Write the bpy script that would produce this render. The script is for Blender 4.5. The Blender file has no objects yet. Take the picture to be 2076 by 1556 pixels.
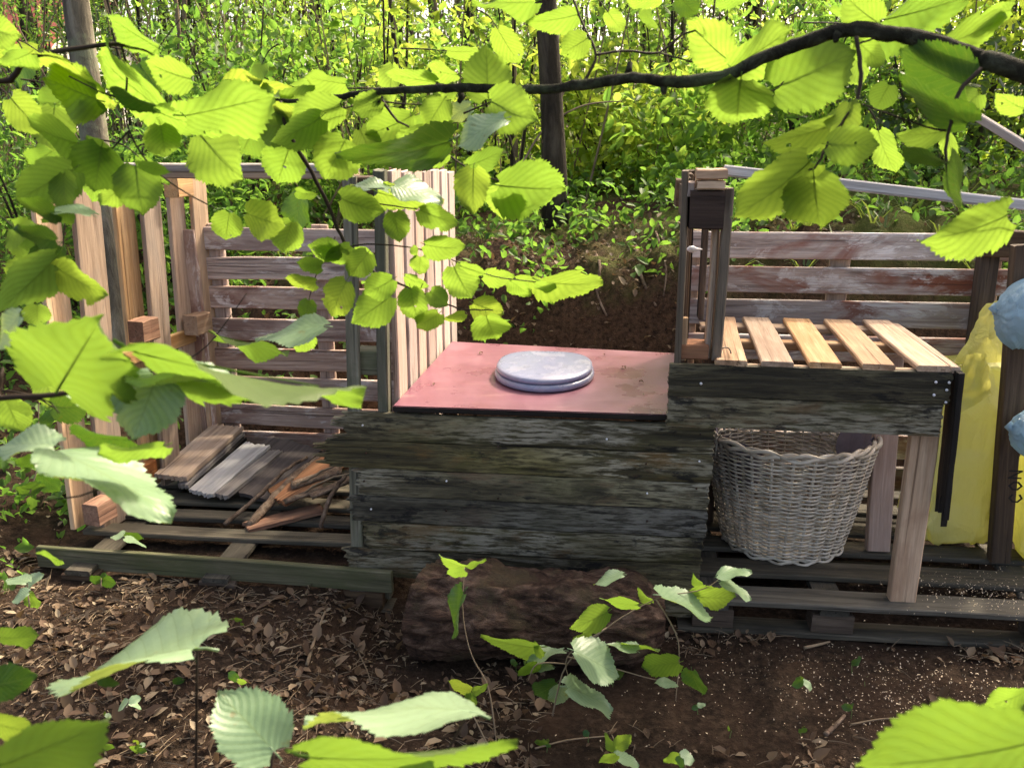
import bpy, bmesh, math, random
import numpy as np
from mathutils import Vector, Matrix, noise
R = math.radians
rnd = random.Random(7)
scn = bpy.context.scene
col = scn.collection

# ------------------------------------------------------------------ camera
F, CX, CY, PITCH, H = 1850.0, 1038.0, 778.0, R(16.4), 1.62
cam_d = bpy.data.cameras.new('camera'); cam = bpy.data.objects.new('camera', cam_d); col.objects.link(cam)
cam.location = (0, 0, H); cam.rotation_euler = (R(90) - PITCH, 0, 0)
cam_d.sensor_width = 36; cam_d.lens = 36 * F / 2076; cam_d.clip_end = 500; cam_d.clip_start = 0.02
cam_d.dof.use_dof = True; cam_d.dof.focus_distance = 3.2; cam_d.dof.aperture_fstop = 9.0
scn.camera = cam
# ------------------------------------------------------------------ sky, sun, exposure
SUN_EL, SUN_AZ = R(46), R(42)      # azimuth measured from +Y (away from the camera) towards +X
w = bpy.data.worlds.new('World'); scn.world = w; w.use_nodes = True
nt = w.node_tree; bg = nt.nodes['Background']
sky = nt.nodes.new('ShaderNodeTexSky'); sky.sky_type = 'NISHITA'; sky.sun_disc = False
sky.sun_elevation = SUN_EL; sky.sun_rotation = SUN_AZ; sky.air_density = 0.55; sky.dust_density = 5.0; sky.ozone_density = 0.2
nt.links.new(sky.outputs[0], bg.inputs[0]); bg.inputs[1].default_value = 0.15
sd = bpy.data.lights.new('sun', 'SUN'); sd.energy = 2.1; sd.angle = R(4.0); sd.color = (1, .95, .85)
sun = bpy.data.objects.new('sun', sd); col.objects.link(sun)
sdir = Vector((math.sin(SUN_AZ) * math.cos(SUN_EL), math.cos(SUN_AZ) * math.cos(SUN_EL), math.sin(SUN_EL)))
sun.rotation_euler = sdir.to_track_quat('Z', 'Y').to_euler(); sun.location = (3, 6, 8)
scn.view_settings.view_transform = 'Standard'; scn.view_settings.look = 'None'
scn.view_settings.exposure = 2.05; scn.view_settings.gamma = 1
scn.view_settings.use_white_balance = True; scn.view_settings.white_balance_temperature = 7700; scn.view_settings.white_balance_tint = 10
scn.render.engine = 'CYCLES'
scn.cycles.max_bounces = 8; scn.cycles.transmission_bounces = 6; scn.cycles.diffuse_bounces = 4
scn.cycles.use_denoising = True; scn.cycles.denoiser = 'OPENIMAGEDENOISE'; scn.cycles.denoising_prefilter = 'NONE'; scn.cycles.denoising_input_passes = 'RGB_ALBEDO_NORMAL'
scn.cycles.sample_clamp_indirect = 4.0

# ------------------------------------------------------------------ frames of reference
YAW = R(6); UX = Vector((math.cos(YAW), -math.sin(YAW), 0)); VX = Vector((math.sin(YAW), math.cos(YAW), 0)); ZX = Vector((0, 0, 1))
OR = Vector((-.422, 2.997, 0))        # front left corner of the seat box; a = along the front, b = into the wood
EYE = Vector((0, 0, H)); cs, sn = math.cos(PITCH), math.sin(PITCH)
def L(a, b, z): return OR + UX * a + VX * b + ZX * z
def toab(p): d = p - OR; return d.dot(UX), d.dot(VX)
def ray(x, y):
    u = (x - CX) / F; v = (CY - y) / F
    return Vector((u, cs + v * sn, -sn + v * cs))
def P(x, y, dep): return EYE + ray(x, y) * dep
def SB(x, y, b): r = ray(x, y); return EYE + r * ((b - (EYE - OR).dot(VX)) / r.dot(VX))
def SZ(x, y, z): r = ray(x, y); return EYE + r * ((z - H) / r.z)
def SA(x, y, a): r = ray(x, y); return EYE + r * ((a - (EYE - OR).dot(UX)) / r.dot(UX))
CAMR = Vector((1, 0, 0)); CAMU = Vector((0, sn, cs)); CAMF = Vector((0, cs, -sn))

def fbm(p, o=4): return noise.fractal(p, 1.0, 2.0, o, noise_basis='PERLIN_ORIGINAL')
def smooth(t): t = max(0, min(1, t)); return t * t * (3 - 2 * t)
def ground_z(x, y):
    a, b = toab(Vector((x, y, 0)))
    base = -.137
    edge = 1.12 + .12 * fbm(Vector((a * 1.3, 3, 0)))
    steep = smooth((a + 1.9) / .9)                      # the cut bank behind the seat; a gentler slope on the left
    t1 = smooth((b - edge) / .85); t2 = smooth((b - edge - .3) / 1.9)
    zb = (1.0 * t1 + .20 * t2) * (.90 + .11 * max(-1, min(2, a)))
    zl = 1.1 * smooth((b - .6) / 3.6) + .10 * smooth((-a - 1.4) / .5)
    z = base + steep * zb + (1 - steep) * zl
    z += .035 * max(0, b - 3)
    far = smooth((b - 1.0) / 1.5)
    z += .022 * fbm(Vector((x * 1.7, y * 1.7, 1))) * (1 + 2 * far) + .010 * fbm(Vector((x * 9, y * 9, 4)))
    z += .078 * smooth((-a + .0) / .25) * smooth((1.3 - b) / .3) * smooth((b + 1.1) / .8)
    z += (.10 * abs(fbm(Vector((x * 3, y * 3, 9)))) + .06 * fbm(Vector((x * 6, y * 6, 2)))) * smooth((b - 1.1) / .4) * smooth((3.2 - b) / 1)
    z += .10 * smooth((a + 1.2) / -1.5) * smooth((-b - .1) / 1.0)   # rises a little at lower left
    return z

# ------------------------------------------------------------------ objects
def tag(o, label, cat, group=None, kind=None):
    if label: o['label'] = label
    if cat: o['category'] = cat
    if group: o['group'] = group
    if kind: o['kind'] = kind
    return o
def thing(name, loc, label, cat, group=None):
    o = bpy.data.objects.new(name, None); o.location = loc; o.empty_display_size = .1; col.objects.link(o)
    return tag(o, label, cat, group)
def place(o, M, parent):
    if parent is not None:
        o.parent = parent
        base = parent.location if parent.parent is None else parent['_w'] if '_w' in parent else parent.location
        if parent.parent is None and parent.type == 'EMPTY':
            o.matrix_local = Matrix.Translation(-parent.location) @ M
        else:
            o.matrix_local = (world_of(parent)).inverted() @ M
    else:
        o.matrix_local = M
def world_of(o):
    M = o.matrix_basis.copy()
    while o.parent: o = o.parent; M = o.matrix_basis @ M
    return M
def obj(name, me, mat, parent=None, M=None, smooth_shade=False):
    o = bpy.data.objects.new(name, me); col.objects.link(o)
    if mat is not None and len(me.materials) == 0: me.materials.append(mat)
    if smooth_shade: me.polygons.foreach_set('use_smooth', [True] * len(me.polygons))
    place(o, M or Matrix.Identity(4), parent)
    return o
def mesh(name, v, f):
    me = bpy.data.meshes.new(name); me.from_pydata([tuple(p) for p in v], [], f); me.update(); return me
def npmesh(name, V, Fc):
    """V (n,3), Fc (m,k) arrays"""
    me = bpy.data.meshes.new(name); n, k = Fc.shape
    me.vertices.add(len(V)); me.vertices.foreach_set('co', np.asarray(V, 'f').ravel())
    me.loops.add(n * k); me.loops.foreach_set('vertex_index', Fc.astype('i').ravel())
    me.polygons.add(n); me.polygons.foreach_set('loop_start', np.arange(0, n * k, k, dtype='i'))
    me.polygons.foreach_set('loop_total', np.full(n, k, 'i')) if False else None
    me.update(calc_edges=True); me.validate(); return me

# ------------------------------------------------------------------ materials
class NT:
    def __init__(s, name):
        s.m = bpy.data.materials.new(name); s.m.use_nodes = True; s.t = s.m.node_tree
        s.t.nodes.clear(); s.out = s.n('OutputMaterial')
    def n(s, ty, **k):
        nd = s.t.nodes.new('ShaderNode' + ty)
        for a, b in k.items():
            if a in nd.inputs.keys(): nd.inputs[a].default_value = b
            else: setattr(nd, a, b)
        return nd
    def l(s, a, b): s.t.links.new(a, b)
    def math(s, op, a, b=None, c=None):
        nd = s.n('Math', operation=op)
        for i, q in enumerate((a, b, c)):
            if q is None: continue
            if isinstance(q, (int, float)): nd.inputs[i].default_value = q
            else: s.l(q, nd.inputs[i])
        return nd.outputs[0]
    def ramp(s, fac, stops):
        r = s.n('ValToRGB'); e = r.color_ramp.elements
        while len(e) > 1: e.remove(e[-1])
        e[0].position = stops[0][0]; e[0].color = (*stops[0][1], 1)
        for p, c in stops[1:]:
            q = e.new(p); q.color = (*c, 1)
        s.l(fac, r.inputs[0]); return r.outputs[0]
    def mix(s, fac, a, b, blend='MIX'):
        m = s.n('Mix', data_type='RGBA', blend_type=blend)
        for i, q in ((0, fac), (6, a), (7, b)):
            if isinstance(q, (int, float)): m.inputs[i].default_value = q
            elif isinstance(q, tuple): m.inputs[i].default_value = (*q, 1)
            else: s.l(q, m.inputs[i])
        return m.outputs[2]
    def noise(s, vec, scale, detail=4, rough=.55, dist=0):
        nd = s.n('TexNoise', Scale=scale, Detail=detail, Roughness=rough, Distortion=dist)
        if vec is not None: s.l(vec, nd.inputs['Vector'])
        return nd.outputs[0]
    def vec(s, scale=(1, 1, 1), rand=True, space='Object'):
        tc = s.n('TexCoord'); mp = s.n('Mapping'); mp.inputs['Scale'].default_value = scale
        s.l(tc.outputs[space], mp.inputs['Vector'])
        if rand:
            oi = s.n('ObjectInfo'); v = s.n('Combine' + 'XYZ')
            k = s.math('MULTIPLY', oi.outputs['Random'], 37.0)
            for i in range(3): s.l(k, v.inputs[i])
            s.l(v.outputs[0], mp.inputs['Location'])
        return mp.outputs[0]
    def bsdf(s, color, rough=.8, spec=.3, bump=None, bstr=.4, bdist=.004, **k):
        b = s.n('BsdfPrincipled')
        for i, q in (('Base Color', color), ('Roughness', rough), ('Specular IOR Level', spec)):
            if isinstance(q, tuple): b.inputs[i].default_value = (*q, 1)
            elif isinstance(q, (int, float)): b.inputs[i].default_value = q
            else: s.l(q, b.inputs[i])
        for i, q in k.items(): b.inputs[i.replace('_', ' ')].default_value = q
        if bump is not None:
            bp = s.n('Bump', Strength=bstr, Distance=bdist); s.l(bump, bp.inputs['Height']); s.l(bp.outputs[0], b.inputs['Normal'])
        return b
    def done(s, sh): s.l(sh.outputs[0] if hasattr(sh, 'outputs') else sh, s.out.inputs['Surface']); return s.m

def wood(name, light, mid, dark, stain=None, stain_amt=.5, grain=1.0, rough=.8, spots=None, spot_amt=.56, bstr=.5, knots=True):
    s = NT(name)
    v = s.vec((1.6, 34 * grain, 34 * grain)); v2 = s.vec((2.0, 6, 6)); v3 = s.vec((4, 9, 9))
    g = s.noise(v, 1.0, 7, .66, .7); fine = s.noise(s.vec((8, 150, 150)), 1.0, 3, .6); crack = s.noise(s.vec((.9, 60, 60)), 1.0, 4, .6, .4)
    c = s.ramp(g, [(.30, dark), (.46, mid), (.66, light)])
    c = s.mix(s.math('MULTIPLY', s.ramp_f(fine, .40, .70), .45), c, tuple(x * .5 for x in mid))
    big = s.noise(v2, 1.0, 5, .65, .8)
    if stain: c = s.mix(s.math('MULTIPLY', s.ramp_f(big, .46, .60), stain_amt), c, stain)
    blot = s.noise(v3, 1.0, 7, .72, .5)
    if spots: c = s.mix(s.math('MULTIPLY', s.ramp_f(blot, spot_amt, spot_amt + .06), s.ramp_f(fine, .30, .55)), c, spots)
    c = s.mix(s.math('MULTIPLY', s.ramp_f(crack, .60, .68), .75), c, tuple(x * .45 for x in dark))
    if knots:
        vo = s.n('TexVoronoi', feature='F1', Scale=1.0); s.l(s.vec((2.3, 8, 8)), vo.inputs['Vector'])
        kn = s.ramp_f(s.math('ADD', vo.outputs['Distance'], s.math('MULTIPLY', s.math('SUBTRACT', g, .5), .12)), .15, .07)
        c = s.mix(s.math('MULTIPLY', kn, .7), c, tuple(x * .6 for x in dark))
    dirt = s.noise(s.vec((1.3, 1.3, 1.3)), 1.0, 4, .6)
    c = s.mix(s.math('MULTIPLY', s.ramp_f(dirt, .5, .75), .5), c, tuple(x * .55 for x in mid))
    oi = s.n('ObjectInfo')
    hv = s.n('HueSaturation'); s.l(c, hv.inputs['Color'])
    s.l(s.math('ADD', s.math('MULTIPLY', oi.outputs['Random'], .55), .75), hv.inputs['Value'])
    s.l(s.math('ADD', s.math('MULTIPLY', s.math('FRACT', s.math('MULTIPLY', oi.outputs['Random'], 7.31)), .40), .68), hv.inputs['Saturation'])
    h = s.math('SUBTRACT', s.math('ADD', g, s.math('MULTIPLY', fine, .6)), s.math('MULTIPLY', s.ramp_f(crack, .60, .68), 1.0))
    return s.done(s.bsdf(hv.outputs[0], rough, .25, h, bstr, .005))
def ramp_f(s, fac, a, b):
    m = s.n('MapRange'); m.inputs['From Min'].default_value = a; m.inputs['From Max'].default_value = b
    s.l(fac, m.inputs['Value']); return m.outputs[0]
NT.ramp_f = ramp_f

M = {}
M['pine'] = wood('fresh_pine', (.74, .48, .25), (.64, .37, .165), (.40, .20, .08), (.36, .23, .14), .6)
M['pine_pale'] = wood('pale_pine', (.56, .375, .235), (.46, .28, .155), (.27, .15, .075), (.32, .17, .09), .6)
M['grey_pine'] = wood('greying_pine', (.50, .36, .25), (.38, .26, .175), (.18, .115, .075), (.27, .215, .18), .6)
M['mauve'] = wood('weathered_mauve_wood', (.60, .45, .37), (.42, .285, .225), (.15, .09, .07), (.20, .095, .07), .85, spots=(.62, .54, .50), spot_amt=.54, bstr=.8)
M['rust'] = wood('rust_stained_wood', (.58, .51, .47), (.40, .32, .28), (.13, .09, .075), (.24, .085, .05), 1.0, spots=(.64, .61, .59), spot_amt=.53, bstr=.8)
M['slat_pale'] = wood('pale_pink_wood', (.56, .43, .36), (.46, .335, .275), (.26, .17, .13), (.36, .25, .2), .4)
M['green_post'] = wood('algae_grey_wood', (.26, .24, .18), (.155, .145, .10), (.06, .058, .042), (.085, .10, .055), .6)
M['moss_board'] = wood('mossy_dark_board', (.15, .135, .085), (.085, .08, .045), (.03, .03, .018), (.06, .068, .028), .7)
M['dull'] = wood('dull_brown_wood', (.25, .19, .13), (.15, .11, .075), (.06, .042, .03), (.10, .085, .06), .6)
M['slate'] = wood('dark_purple_board', (.13, .10, .09), (.085, .065, .06), (.04, .03, .028))
M['brown_post'] = wood('dark_brown_wood', (.15, .095, .055), (.085, .05, .028), (.03, .018, .011), (.05, .032, .02), .5)
M['old_grey'] = wood('old_grey_wood', (.42, .37, .33), (.28, .235, .205), (.10, .08, .068), (.36, .33, .32), .6)
M['floor'] = wood('damp_floor_wood', (.135, .115, .085), (.075, .065, .048), (.03, .026, .02), (.045, .042, .032), .6)
M['orange'] = wood('orange_damp_wood', (.36, .17, .075), (.26, .10, .04), (.11, .04, .018), (.1, .05, .03), .4)
M['black_wood'] = wood('black_wood', (.03, .024, .02), (.016, .013, .011), (.006, .005, .005))
M['umber'] = wood('dark_umber_wood', (.07, .036, .022), (.045, .022, .013), (.018, .009, .006))
M['strip'] = wood('silvery_batten', (.62, .60, .58), (.50, .48, .46), (.34, .32, .3))
def char_mat():
    s = NT('charred_mossy_boards')
    g = s.noise(s.vec((3, 55, 55)), 1, 6, .65, .8); blot = s.noise(s.vec((2.6, 15, 15)), 1, 8, .72, .6)
    spk = s.noise(s.vec((13, 100, 100)), 1, 4, .65); big = s.noise(s.vec((1.1, 2.5, 2.5)), 1, 3, .5)
    c = s.ramp(g, [(.3, (.010, .009, .006)), (.5, (.048, .042, .027)), (.72, (.115, .10, .064))])
    f = s.math('MULTIPLY', s.ramp_f(blot, .42, .52), s.ramp_f(spk, .40, .54))
    lich = s.mix(s.ramp_f(big, .42, .62), (.20, .18, .115), (.33, .31, .26))
    f = s.math('MULTIPLY', f, s.ramp_f(s.noise(s.vec((1.7, 4.5, 4.5)), 1, 5, .65), .30, .56))
    c = s.mix(f, c, lich)
    c = s.mix(s.math('MULTIPLY', s.ramp_f(s.noise(s.vec((7, 18, 18)), 1, 6, .7), .57, .64), .9), c, (.005, .005, .005))
    moss = s.noise(s.vec((2.2, 5, 5)), 1, 6, .7, .5)
    c = s.mix(s.math('MULTIPLY', s.ramp_f(moss, .52, .68), .5), c, (.08, .078, .035))
    c = s.mix(s.math('MULTIPLY', s.ramp_f(s.noise(s.vec((3.3, 9, 9)), 1, 6, .7), .56, .66), .6), c, (.16, .11, .07))
    oi = s.n('ObjectInfo'); hv = s.n('HueSaturation'); s.l(c, hv.inputs['Color'])
    s.l(s.math('ADD', s.math('MULTIPLY', oi.outputs['Random'], .55), .55), hv.inputs['Value'])
    s.l(s.math('ADD', s.math('MULTIPLY', s.math('FRACT', s.math('MULTIPLY', oi.outputs['Random'], 5.7)), .7), .8), hv.inputs['Saturation'])
    return s.done(s.bsdf(hv.outputs[0], .75, .35, s.math('ADD', g, s.math('MULTIPLY', blot, 1.2)), .8, .006))
M['char'] = char_mat()
def red_top():
    s = NT('worn_pink_paint')
    v = s.vec((1, 1, 1), False); n1 = s.noise(v, 3, 6, .6); n2 = s.noise(s.vec((4, 30, 10), False), 1, 5, .7, 1.0)
    c = s.ramp(n1, [(.3, (.155, .056, .082)), (.55, (.20, .082, .112)), (.75, (.25, .12, .148))])
    c = s.mix(s.math('MULTIPLY', s.ramp_f(n2, .56, .74), .55), c, (.36, .22, .21))
    c = s.mix(s.math('MULTIPLY', s.ramp_f(s.noise(v, 7, 8, .75), .50, .80), .5), c, (.19, .062, .062))
    c = s.mix(s.ramp_f(s.noise(v, 60, 2, .5), .72, .76), c, (.1, .05, .03))
    return s.done(s.bsdf(c, s.ramp_f(n1, .1, 1.3), .35, n2, .12, .002))
M['red'] = red_top()
def plastic():
    s = NT('pale_lilac_plastic'); v = s.vec((1, 1, 1), False)
    n = s.noise(v, 14, 5, .6)
    c = s.mix(s.ramp_f(n, .5, .75), (.205, .225, .335), (.27, .28, .36))
    c = s.mix(s.math('MULTIPLY', s.ramp_f(s.noise(v, 22, 7, .75), .52, .74), .55), c, (.16, .16, .17))
    c = s.mix(s.ramp_f(s.noise(v, 140, 2, .5), .70, .74), c, (.07, .06, .045))
    return s.done(s.bsdf(c, s.math('ADD', s.math('MULTIPLY', n, .35), .08), .5, s.noise(v, 6, 2, .5), .02, .01))
M['plastic'] = plastic()
def wick():
    s = NT('wicker_strand'); g = s.noise(s.vec((14, 14, 14)), 1, 4, .6)
    gi = s.n('NewGeometry') if False else None
    c = s.ramp(g, [(.3, (.27, .23, .175)), (.5, (.52, .465, .385)), (.7, (.68, .63, .55))])
    return s.done(s.bsdf(c, .55, .35, s.noise(s.vec((60, 60, 60)), 1, 2), .3, .002))
M['wicker'] = wick()
def simple(name, c, rough=.7, spec=.3, var=.25, scale=8, bstr=.3):
    s = NT(name); g = s.noise(s.vec(), scale, 5, .6)
    cc = s.ramp(g, [(.3, tuple(x * (1 - var) for x in c)), (.7, tuple(min(1, x * (1 + var)) for x in c))])
    return s.done(s.bsdf(cc, rough, spec, g, bstr, .004))
M['cloth'] = simple('grey_lilac_cloth', (.22, .19, .22), .9)
M['wire'] = simple('black_wire', (.01, .01, .01), .4)
M['screw'] = simple('pale_screw_head', (.7, .7, .72), .35, .6)
M['sawdust'] = simple('sawdust', (.62, .50, .36), .9)
M['letter'] = simple('black_print', (.012, .012, .012), .5)
def bag(name, c, tr, fac=.5):
    s = NT(name); n = s.noise(s.vec(), 7, 4, .6); n2 = s.math('ABSOLUTE', s.math('SUBTRACT', s.noise(s.vec((11, 11, 4)), 1, 5, .6, 2.0), .5))
    cc = s.mix(n, tuple(x * .8 for x in c), c)
    b = s.bsdf(cc, .22, .5, n2, .9, .03); t = s.n('BsdfTranslucent', Color=(*tr, 1)); mx = s.n('MixShader', Fac=fac)
    s.l(b.outputs[0], mx.inputs[1]); s.l(t.outputs[0], mx.inputs[2]); return s.done(mx)
M['yellow'] = bag('yellow_plastic_sack', (.70, .68, .20), (.76, .72, .20), .5)
M['yellow_pale'] = bag('pale_yellow_plastic_sack', (.76, .76, .38), (.82, .82, .34), .5)
M['blue'] = bag('blue_plastic_sack', (.38, .55, .66), (.42, .6, .72), .35)
def bark(name, c1, c2, c3, sc=(14, 14, 3), lich=None):
    s = NT(name); v = s.vec(sc); g = s.noise(v, 1, 8, .68, .6)
    c = s.ramp(g, [(.3, c1), (.5, c2), (.72, c3)])
    if lich: c = s.mix(s.ramp_f(s.noise(s.vec((6, 6, 6)), 1, 5, .7), .52, .62), c, lich)
    return s.done(s.bsdf(c, .9, .15, g, 1.0, .02))
M['bark'] = bark('grey_brown_bark', (.05, .042, .032), (.16, .14, .105), (.33, .30, .24), lich=(.19, .20, .13))
M['dark_bark'] = bark('dark_bark', (.012, .010, .007), (.035, .028, .02), (.09, .075, .055))
M['branch'] = bark('hazel_branch_bark', (.010, .009, .006), (.03, .028, .018), (.105, .11, .075), (30, 30, 30), lich=(.08, .10, .05))
M['twig'] = simple('dark_twig_bark', (.030, .020, .013), .7, .2)
M['seed_stem'] = simple('green_stem', (.09, .14, .04), .6, .2)
M['dry'] = simple('dry_twig', (.20, .15, .10), .85, .15, .4)
M['stick'] = bark('stick_bark', (.05, .035, .025), (.16, .11, .08), (.30, .23, .17), (20, 20, 20))
M['log'] = bark('rotten_log_bark', (.008, .005, .004), (.062, .036, .025), (.19, .125, .09), (13, 30, 30), lich=(.07, .05, .03))
M['log_end'] = wood('log_end_grain', (.09, .05, .024), (.05, .028, .014), (.02, .012, .007))
def soil():
    s = NT('woodland_soil'); v = s.vec((1, 1, 1), False)
    n = s.noise(v, 3.2, 7, .68); n2 = s.noise(v, 38, 6, .7); n3 = s.noise(v, 1.1, 4, .6)
    c = s.ramp(n2, [(.3, (.007, .005, .0035)), (.5, (.027, .0175, .0115)), (.72, (.075, .050, .034))])
    c = s.mix(s.math('MULTIPLY', s.ramp_f(n, .42, .66), .55), c, (.052, .028, .017))
    # moss and leaf mould on the top of the bank and out in the wood
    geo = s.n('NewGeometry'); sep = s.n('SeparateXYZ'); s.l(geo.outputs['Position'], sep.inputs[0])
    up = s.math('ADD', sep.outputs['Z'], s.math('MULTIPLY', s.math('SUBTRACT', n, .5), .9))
    bank_lift = s.math('MULTIPLY', s.ramp_f(sep.outputs['Z'], .0, .15), s.ramp_f(n2, .35, .6))
    c = s.mix(s.math('MULTIPLY', bank_lift, .6), c, (.105, .058, .034))  # redder bank soil, lightened in colour to offset the shade on the bank
    c = s.mix(s.math('MULTIPLY', s.ramp_f(up, .70, 1.0), s.ramp_f(n3, .42, .55)), c, (.07, .085, .02))
    return s.done(s.bsdf(c, .95, .12, s.math('ADD', n2, s.math('MULTIPLY', n, 2.0)), 1.0, .02))
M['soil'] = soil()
def leaf_mat(name, cols, trans, fac=.5, rough=.5, spec=.3, veins=False, island=True, pale=None, coat=0.0):
    s = NT(name)
    if island: gi = s.n('NewGeometry'); rv = gi.outputs['Random Per Island']
    else: rv = s.n('ObjectInfo').outputs['Random']
    n = len(cols)
    c = s.ramp(rv, [(i / max(1, n - 1), q) for i, q in enumerate(cols)])
    t = s.ramp(s.math('FRACT', s.math('MULTIPLY', rv, 5.3)), [(i / max(1, len(trans) - 1), q) for i, q in enumerate(trans)])
    bump = None
    if veins:
        uv = s.n('UVMap'); sp = s.n('SeparateXYZ'); s.l(uv.outputs[0], sp.inputs[0])
        ax = s.math('ABSOLUTE', sp.outputs[0])
        ph = s.math('SUBTRACT', s.math('MULTIPLY', sp.outputs[1], 8.2), s.math('MULTIPLY', ax, 3.4))
        tri = s.math('ABSOLUTE', s.math('SUBTRACT', s.math('FRACT', ph), .5))           # .5 on the vein, 0 between
        vein = s.math('MAXIMUM', s.ramp_f(tri, .44, .5), s.ramp_f(ax, .035, .012))
        mott = s.noise(s.vec((1, 1, 1)), 9, 5, .6); net = s.n('TexVoronoi', feature='DISTANCE_TO_EDGE', Scale=26.0)
        s.l(s.vec((1, 1, 1)), net.inputs['Vector'])
        vv = s.math('MAXIMUM', vein, s.math('MULTIPLY', s.ramp_f(net.outputs['Distance'], .06, 0), .35))
        t = s.mix(s.math('MULTIPLY', vv, .6), t, (.085, .145, .012))
        t = s.mix(s.math('MULTIPLY', s.ramp_f(mott, .4, .75), .4), t, (.15, .25, .02))
        t = s.mix(s.math('MULTIPLY', s.ramp_f(tri, .05, .5), .30), t, (.10, .17, .014))
        c = s.mix(s.math('MULTIPLY', vv, .5), c, (.22, .30, .10))
        c = s.mix(s.math('MULTIPLY', s.ramp_f(s.noise(s.vec((1, 1, 1)), 5, 3, .5), .66, .74), .6), c, (.16, .10, .03))
        bump = s.math('ADD', s.math('MULTIPLY', tri, -.5), s.math('MULTIPLY', mott, .3))
    if pale:
        g2 = s.n('NewGeometry'); c = s.mix(g2.outputs['Backfacing'], c, pale)
    b = s.bsdf(c, rough, spec, bump, .25, .006); tb = s.n('BsdfTranslucent'); s.l(t, tb.inputs['Color'])
    mx = s.n('MixShader', Fac=fac); s.l(b.outputs[0], mx.inputs[1]); s.l(tb.outputs[0], mx.inputs[2])
    return s.done(mx)
M['hazel'] = leaf_mat('hazel_leaf', [(.10, .19, .03), (.13, .22, .035), (.09, .17, .03)], [(.205, .36, .045), (.26, .41, .055), (.165, .31, .04), (.30, .40, .05)], .66, .5, .25, True, False, (.17, .25, .09))
M['hazel_mid'] = leaf_mat('dimmed_hazel_leaf', [(.09, .17, .03), (.11, .19, .035)], [(.125, .235, .03), (.15, .26, .034), (.105, .21, .028)], .62, .5, .25, True, False, (.15, .22, .08))  # hazel leaf with its colour dimmed against the sun on the near leaves
M['hazel_dark'] = leaf_mat('shaded_hazel_leaf', [(.035, .10, .02), (.05, .12, .03), (.03, .11, .035)], [(.05, .14, .012), (.08, .17, .015)], .4, .4, .4, True, False, (.08, .14, .05))  # darker copy of the hazel leaf, shade put into its colour
M['hazel_pale'] = leaf_mat('sky_sheen_hazel_leaf', [(.20, .31, .18), (.24, .35, .22), (.18, .30, .17)], [(.40, .52, .10), (.44, .55, .12)], .35, .38, .5, True, False, (.20, .28, .10))  # whitish sky sheen on the leaf tops put into the base colour
M['leaf_a'] = leaf_mat('bright_woodland_leaf', [(.08, .17, .025), (.12, .22, .03), (.15, .24, .04), (.06, .14, .025)], [(.28, .52, .07), (.40, .60, .09), (.20, .44, .07), (.46, .60, .10)], .6)
M['leaf_b'] = leaf_mat('green_woodland_leaf', [(.05, .12, .02), (.075, .16, .025), (.04, .10, .02)], [(.20, .44, .06), (.28, .50, .07), (.15, .36, .06)], .5)
M['leaf_y'] = leaf_mat('yellow_green_leaf', [(.12, .19, .02), (.16, .22, .03), (.10, .17, .02)], [(.44, .60, .07), (.52, .64, .10), (.36, .56, .06)], .58)
M['leaf_d'] = leaf_mat('dark_evergreen_leaf', [(.02, .05, .012), (.035, .075, .02), (.015, .04, .012)], [(.10, .2, .02), (.14, .24, .03)], .3, .35, .5)
M['brown_needles'] = leaf_mat('brown_dry_needles', [(.10, .065, .03), (.07, .05, .025), (.14, .10, .05), (.04, .05, .015)], [(.25, .18, .05), (.2, .2, .05)], .3)
M['blade'] = leaf_mat('grass_blade', [(.06, .11, .03), (.10, .15, .05), (.08, .13, .05)], [(.3, .42, .06), (.36, .46, .08)], .4)
M['litter'] = leaf_mat('fallen_leaf', [(.055, .032, .02), (.10, .058, .034), (.20, .135, .085), (.045, .027, .018), (.13, .08, .05), (.34, .27, .18), (.075, .045, .028), (.06, .04, .025)], [(.2, .12, .06), (.28, .18, .08)], .2, .7)
M['seedling'] = leaf_mat('seedling_leaf', [(.06, .15, .03), (.10, .2, .04), (.14, .23, .10)], [(.34, .52, .05), (.28, .46, .05)], .45, .4, .4)

# ------------------------------------------------------------------ shape builders
def board_mesh(Ln, W, T, seed=0, warp=.004, segs=None, taper=0):
    r = random.Random(seed); c = min(.004, T * .2, W * .2)
    n = segs or max(2, min(6, int(Ln / .22)))
    hw, ht = W / 2, T / 2
    sec = [(-hw + c, -ht), (hw - c, -ht), (hw, -ht + c), (hw, ht - c), (hw - c, ht), (-hw + c, ht), (-hw, ht - c), (-hw, -ht + c)]
    v, f = [], []; by, bz = r.uniform(-1, 1) * warp, r.uniform(-1, 1) * warp
    for i in range(n + 1):
        t = i / n; q = 4 * t * (1 - t); k = 1 - taper * t
        jy, jz, js = r.uniform(-.0012, .0012), r.uniform(-.001, .001), 1 + r.uniform(-.012, .012)
        for (y, z) in sec:
            x = t * Ln
            if i in (0, n): x += r.uniform(-.0025, .0025)
            v.append((x, y * js * k + by * q + jy, z + bz * q + jz))
    for i in range(n):
        for j in range(8):
            a = i * 8 + j; b = i * 8 + (j + 1) % 8; f.append((a, a + 8, b + 8, b)[::-1])
    f.append(tuple(range(8))[::-1]); f.append(tuple(n * 8 + j for j in range(8)))
    return mesh('board', v, f)
_seed = [0]
def frame(p0, p1, wdir):
    X = (p1 - p0).normalized(); Y = wdir - X * wdir.dot(X); Y.normalize(); Z = X.cross(Y)
    Mx = Matrix((X, Y, Z)).transposed().to_4x4(); Mx.translation = p0; return Mx
def board(name, parent, p0, p1, wdir, W, T, mat, warp=.004, taper=0):
    _seed[0] += 1
    return obj(name, board_mesh((p1 - p0).length, W, T, _seed[0], warp, taper=taper), mat, parent, frame(p0, p1, wdir))
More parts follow.
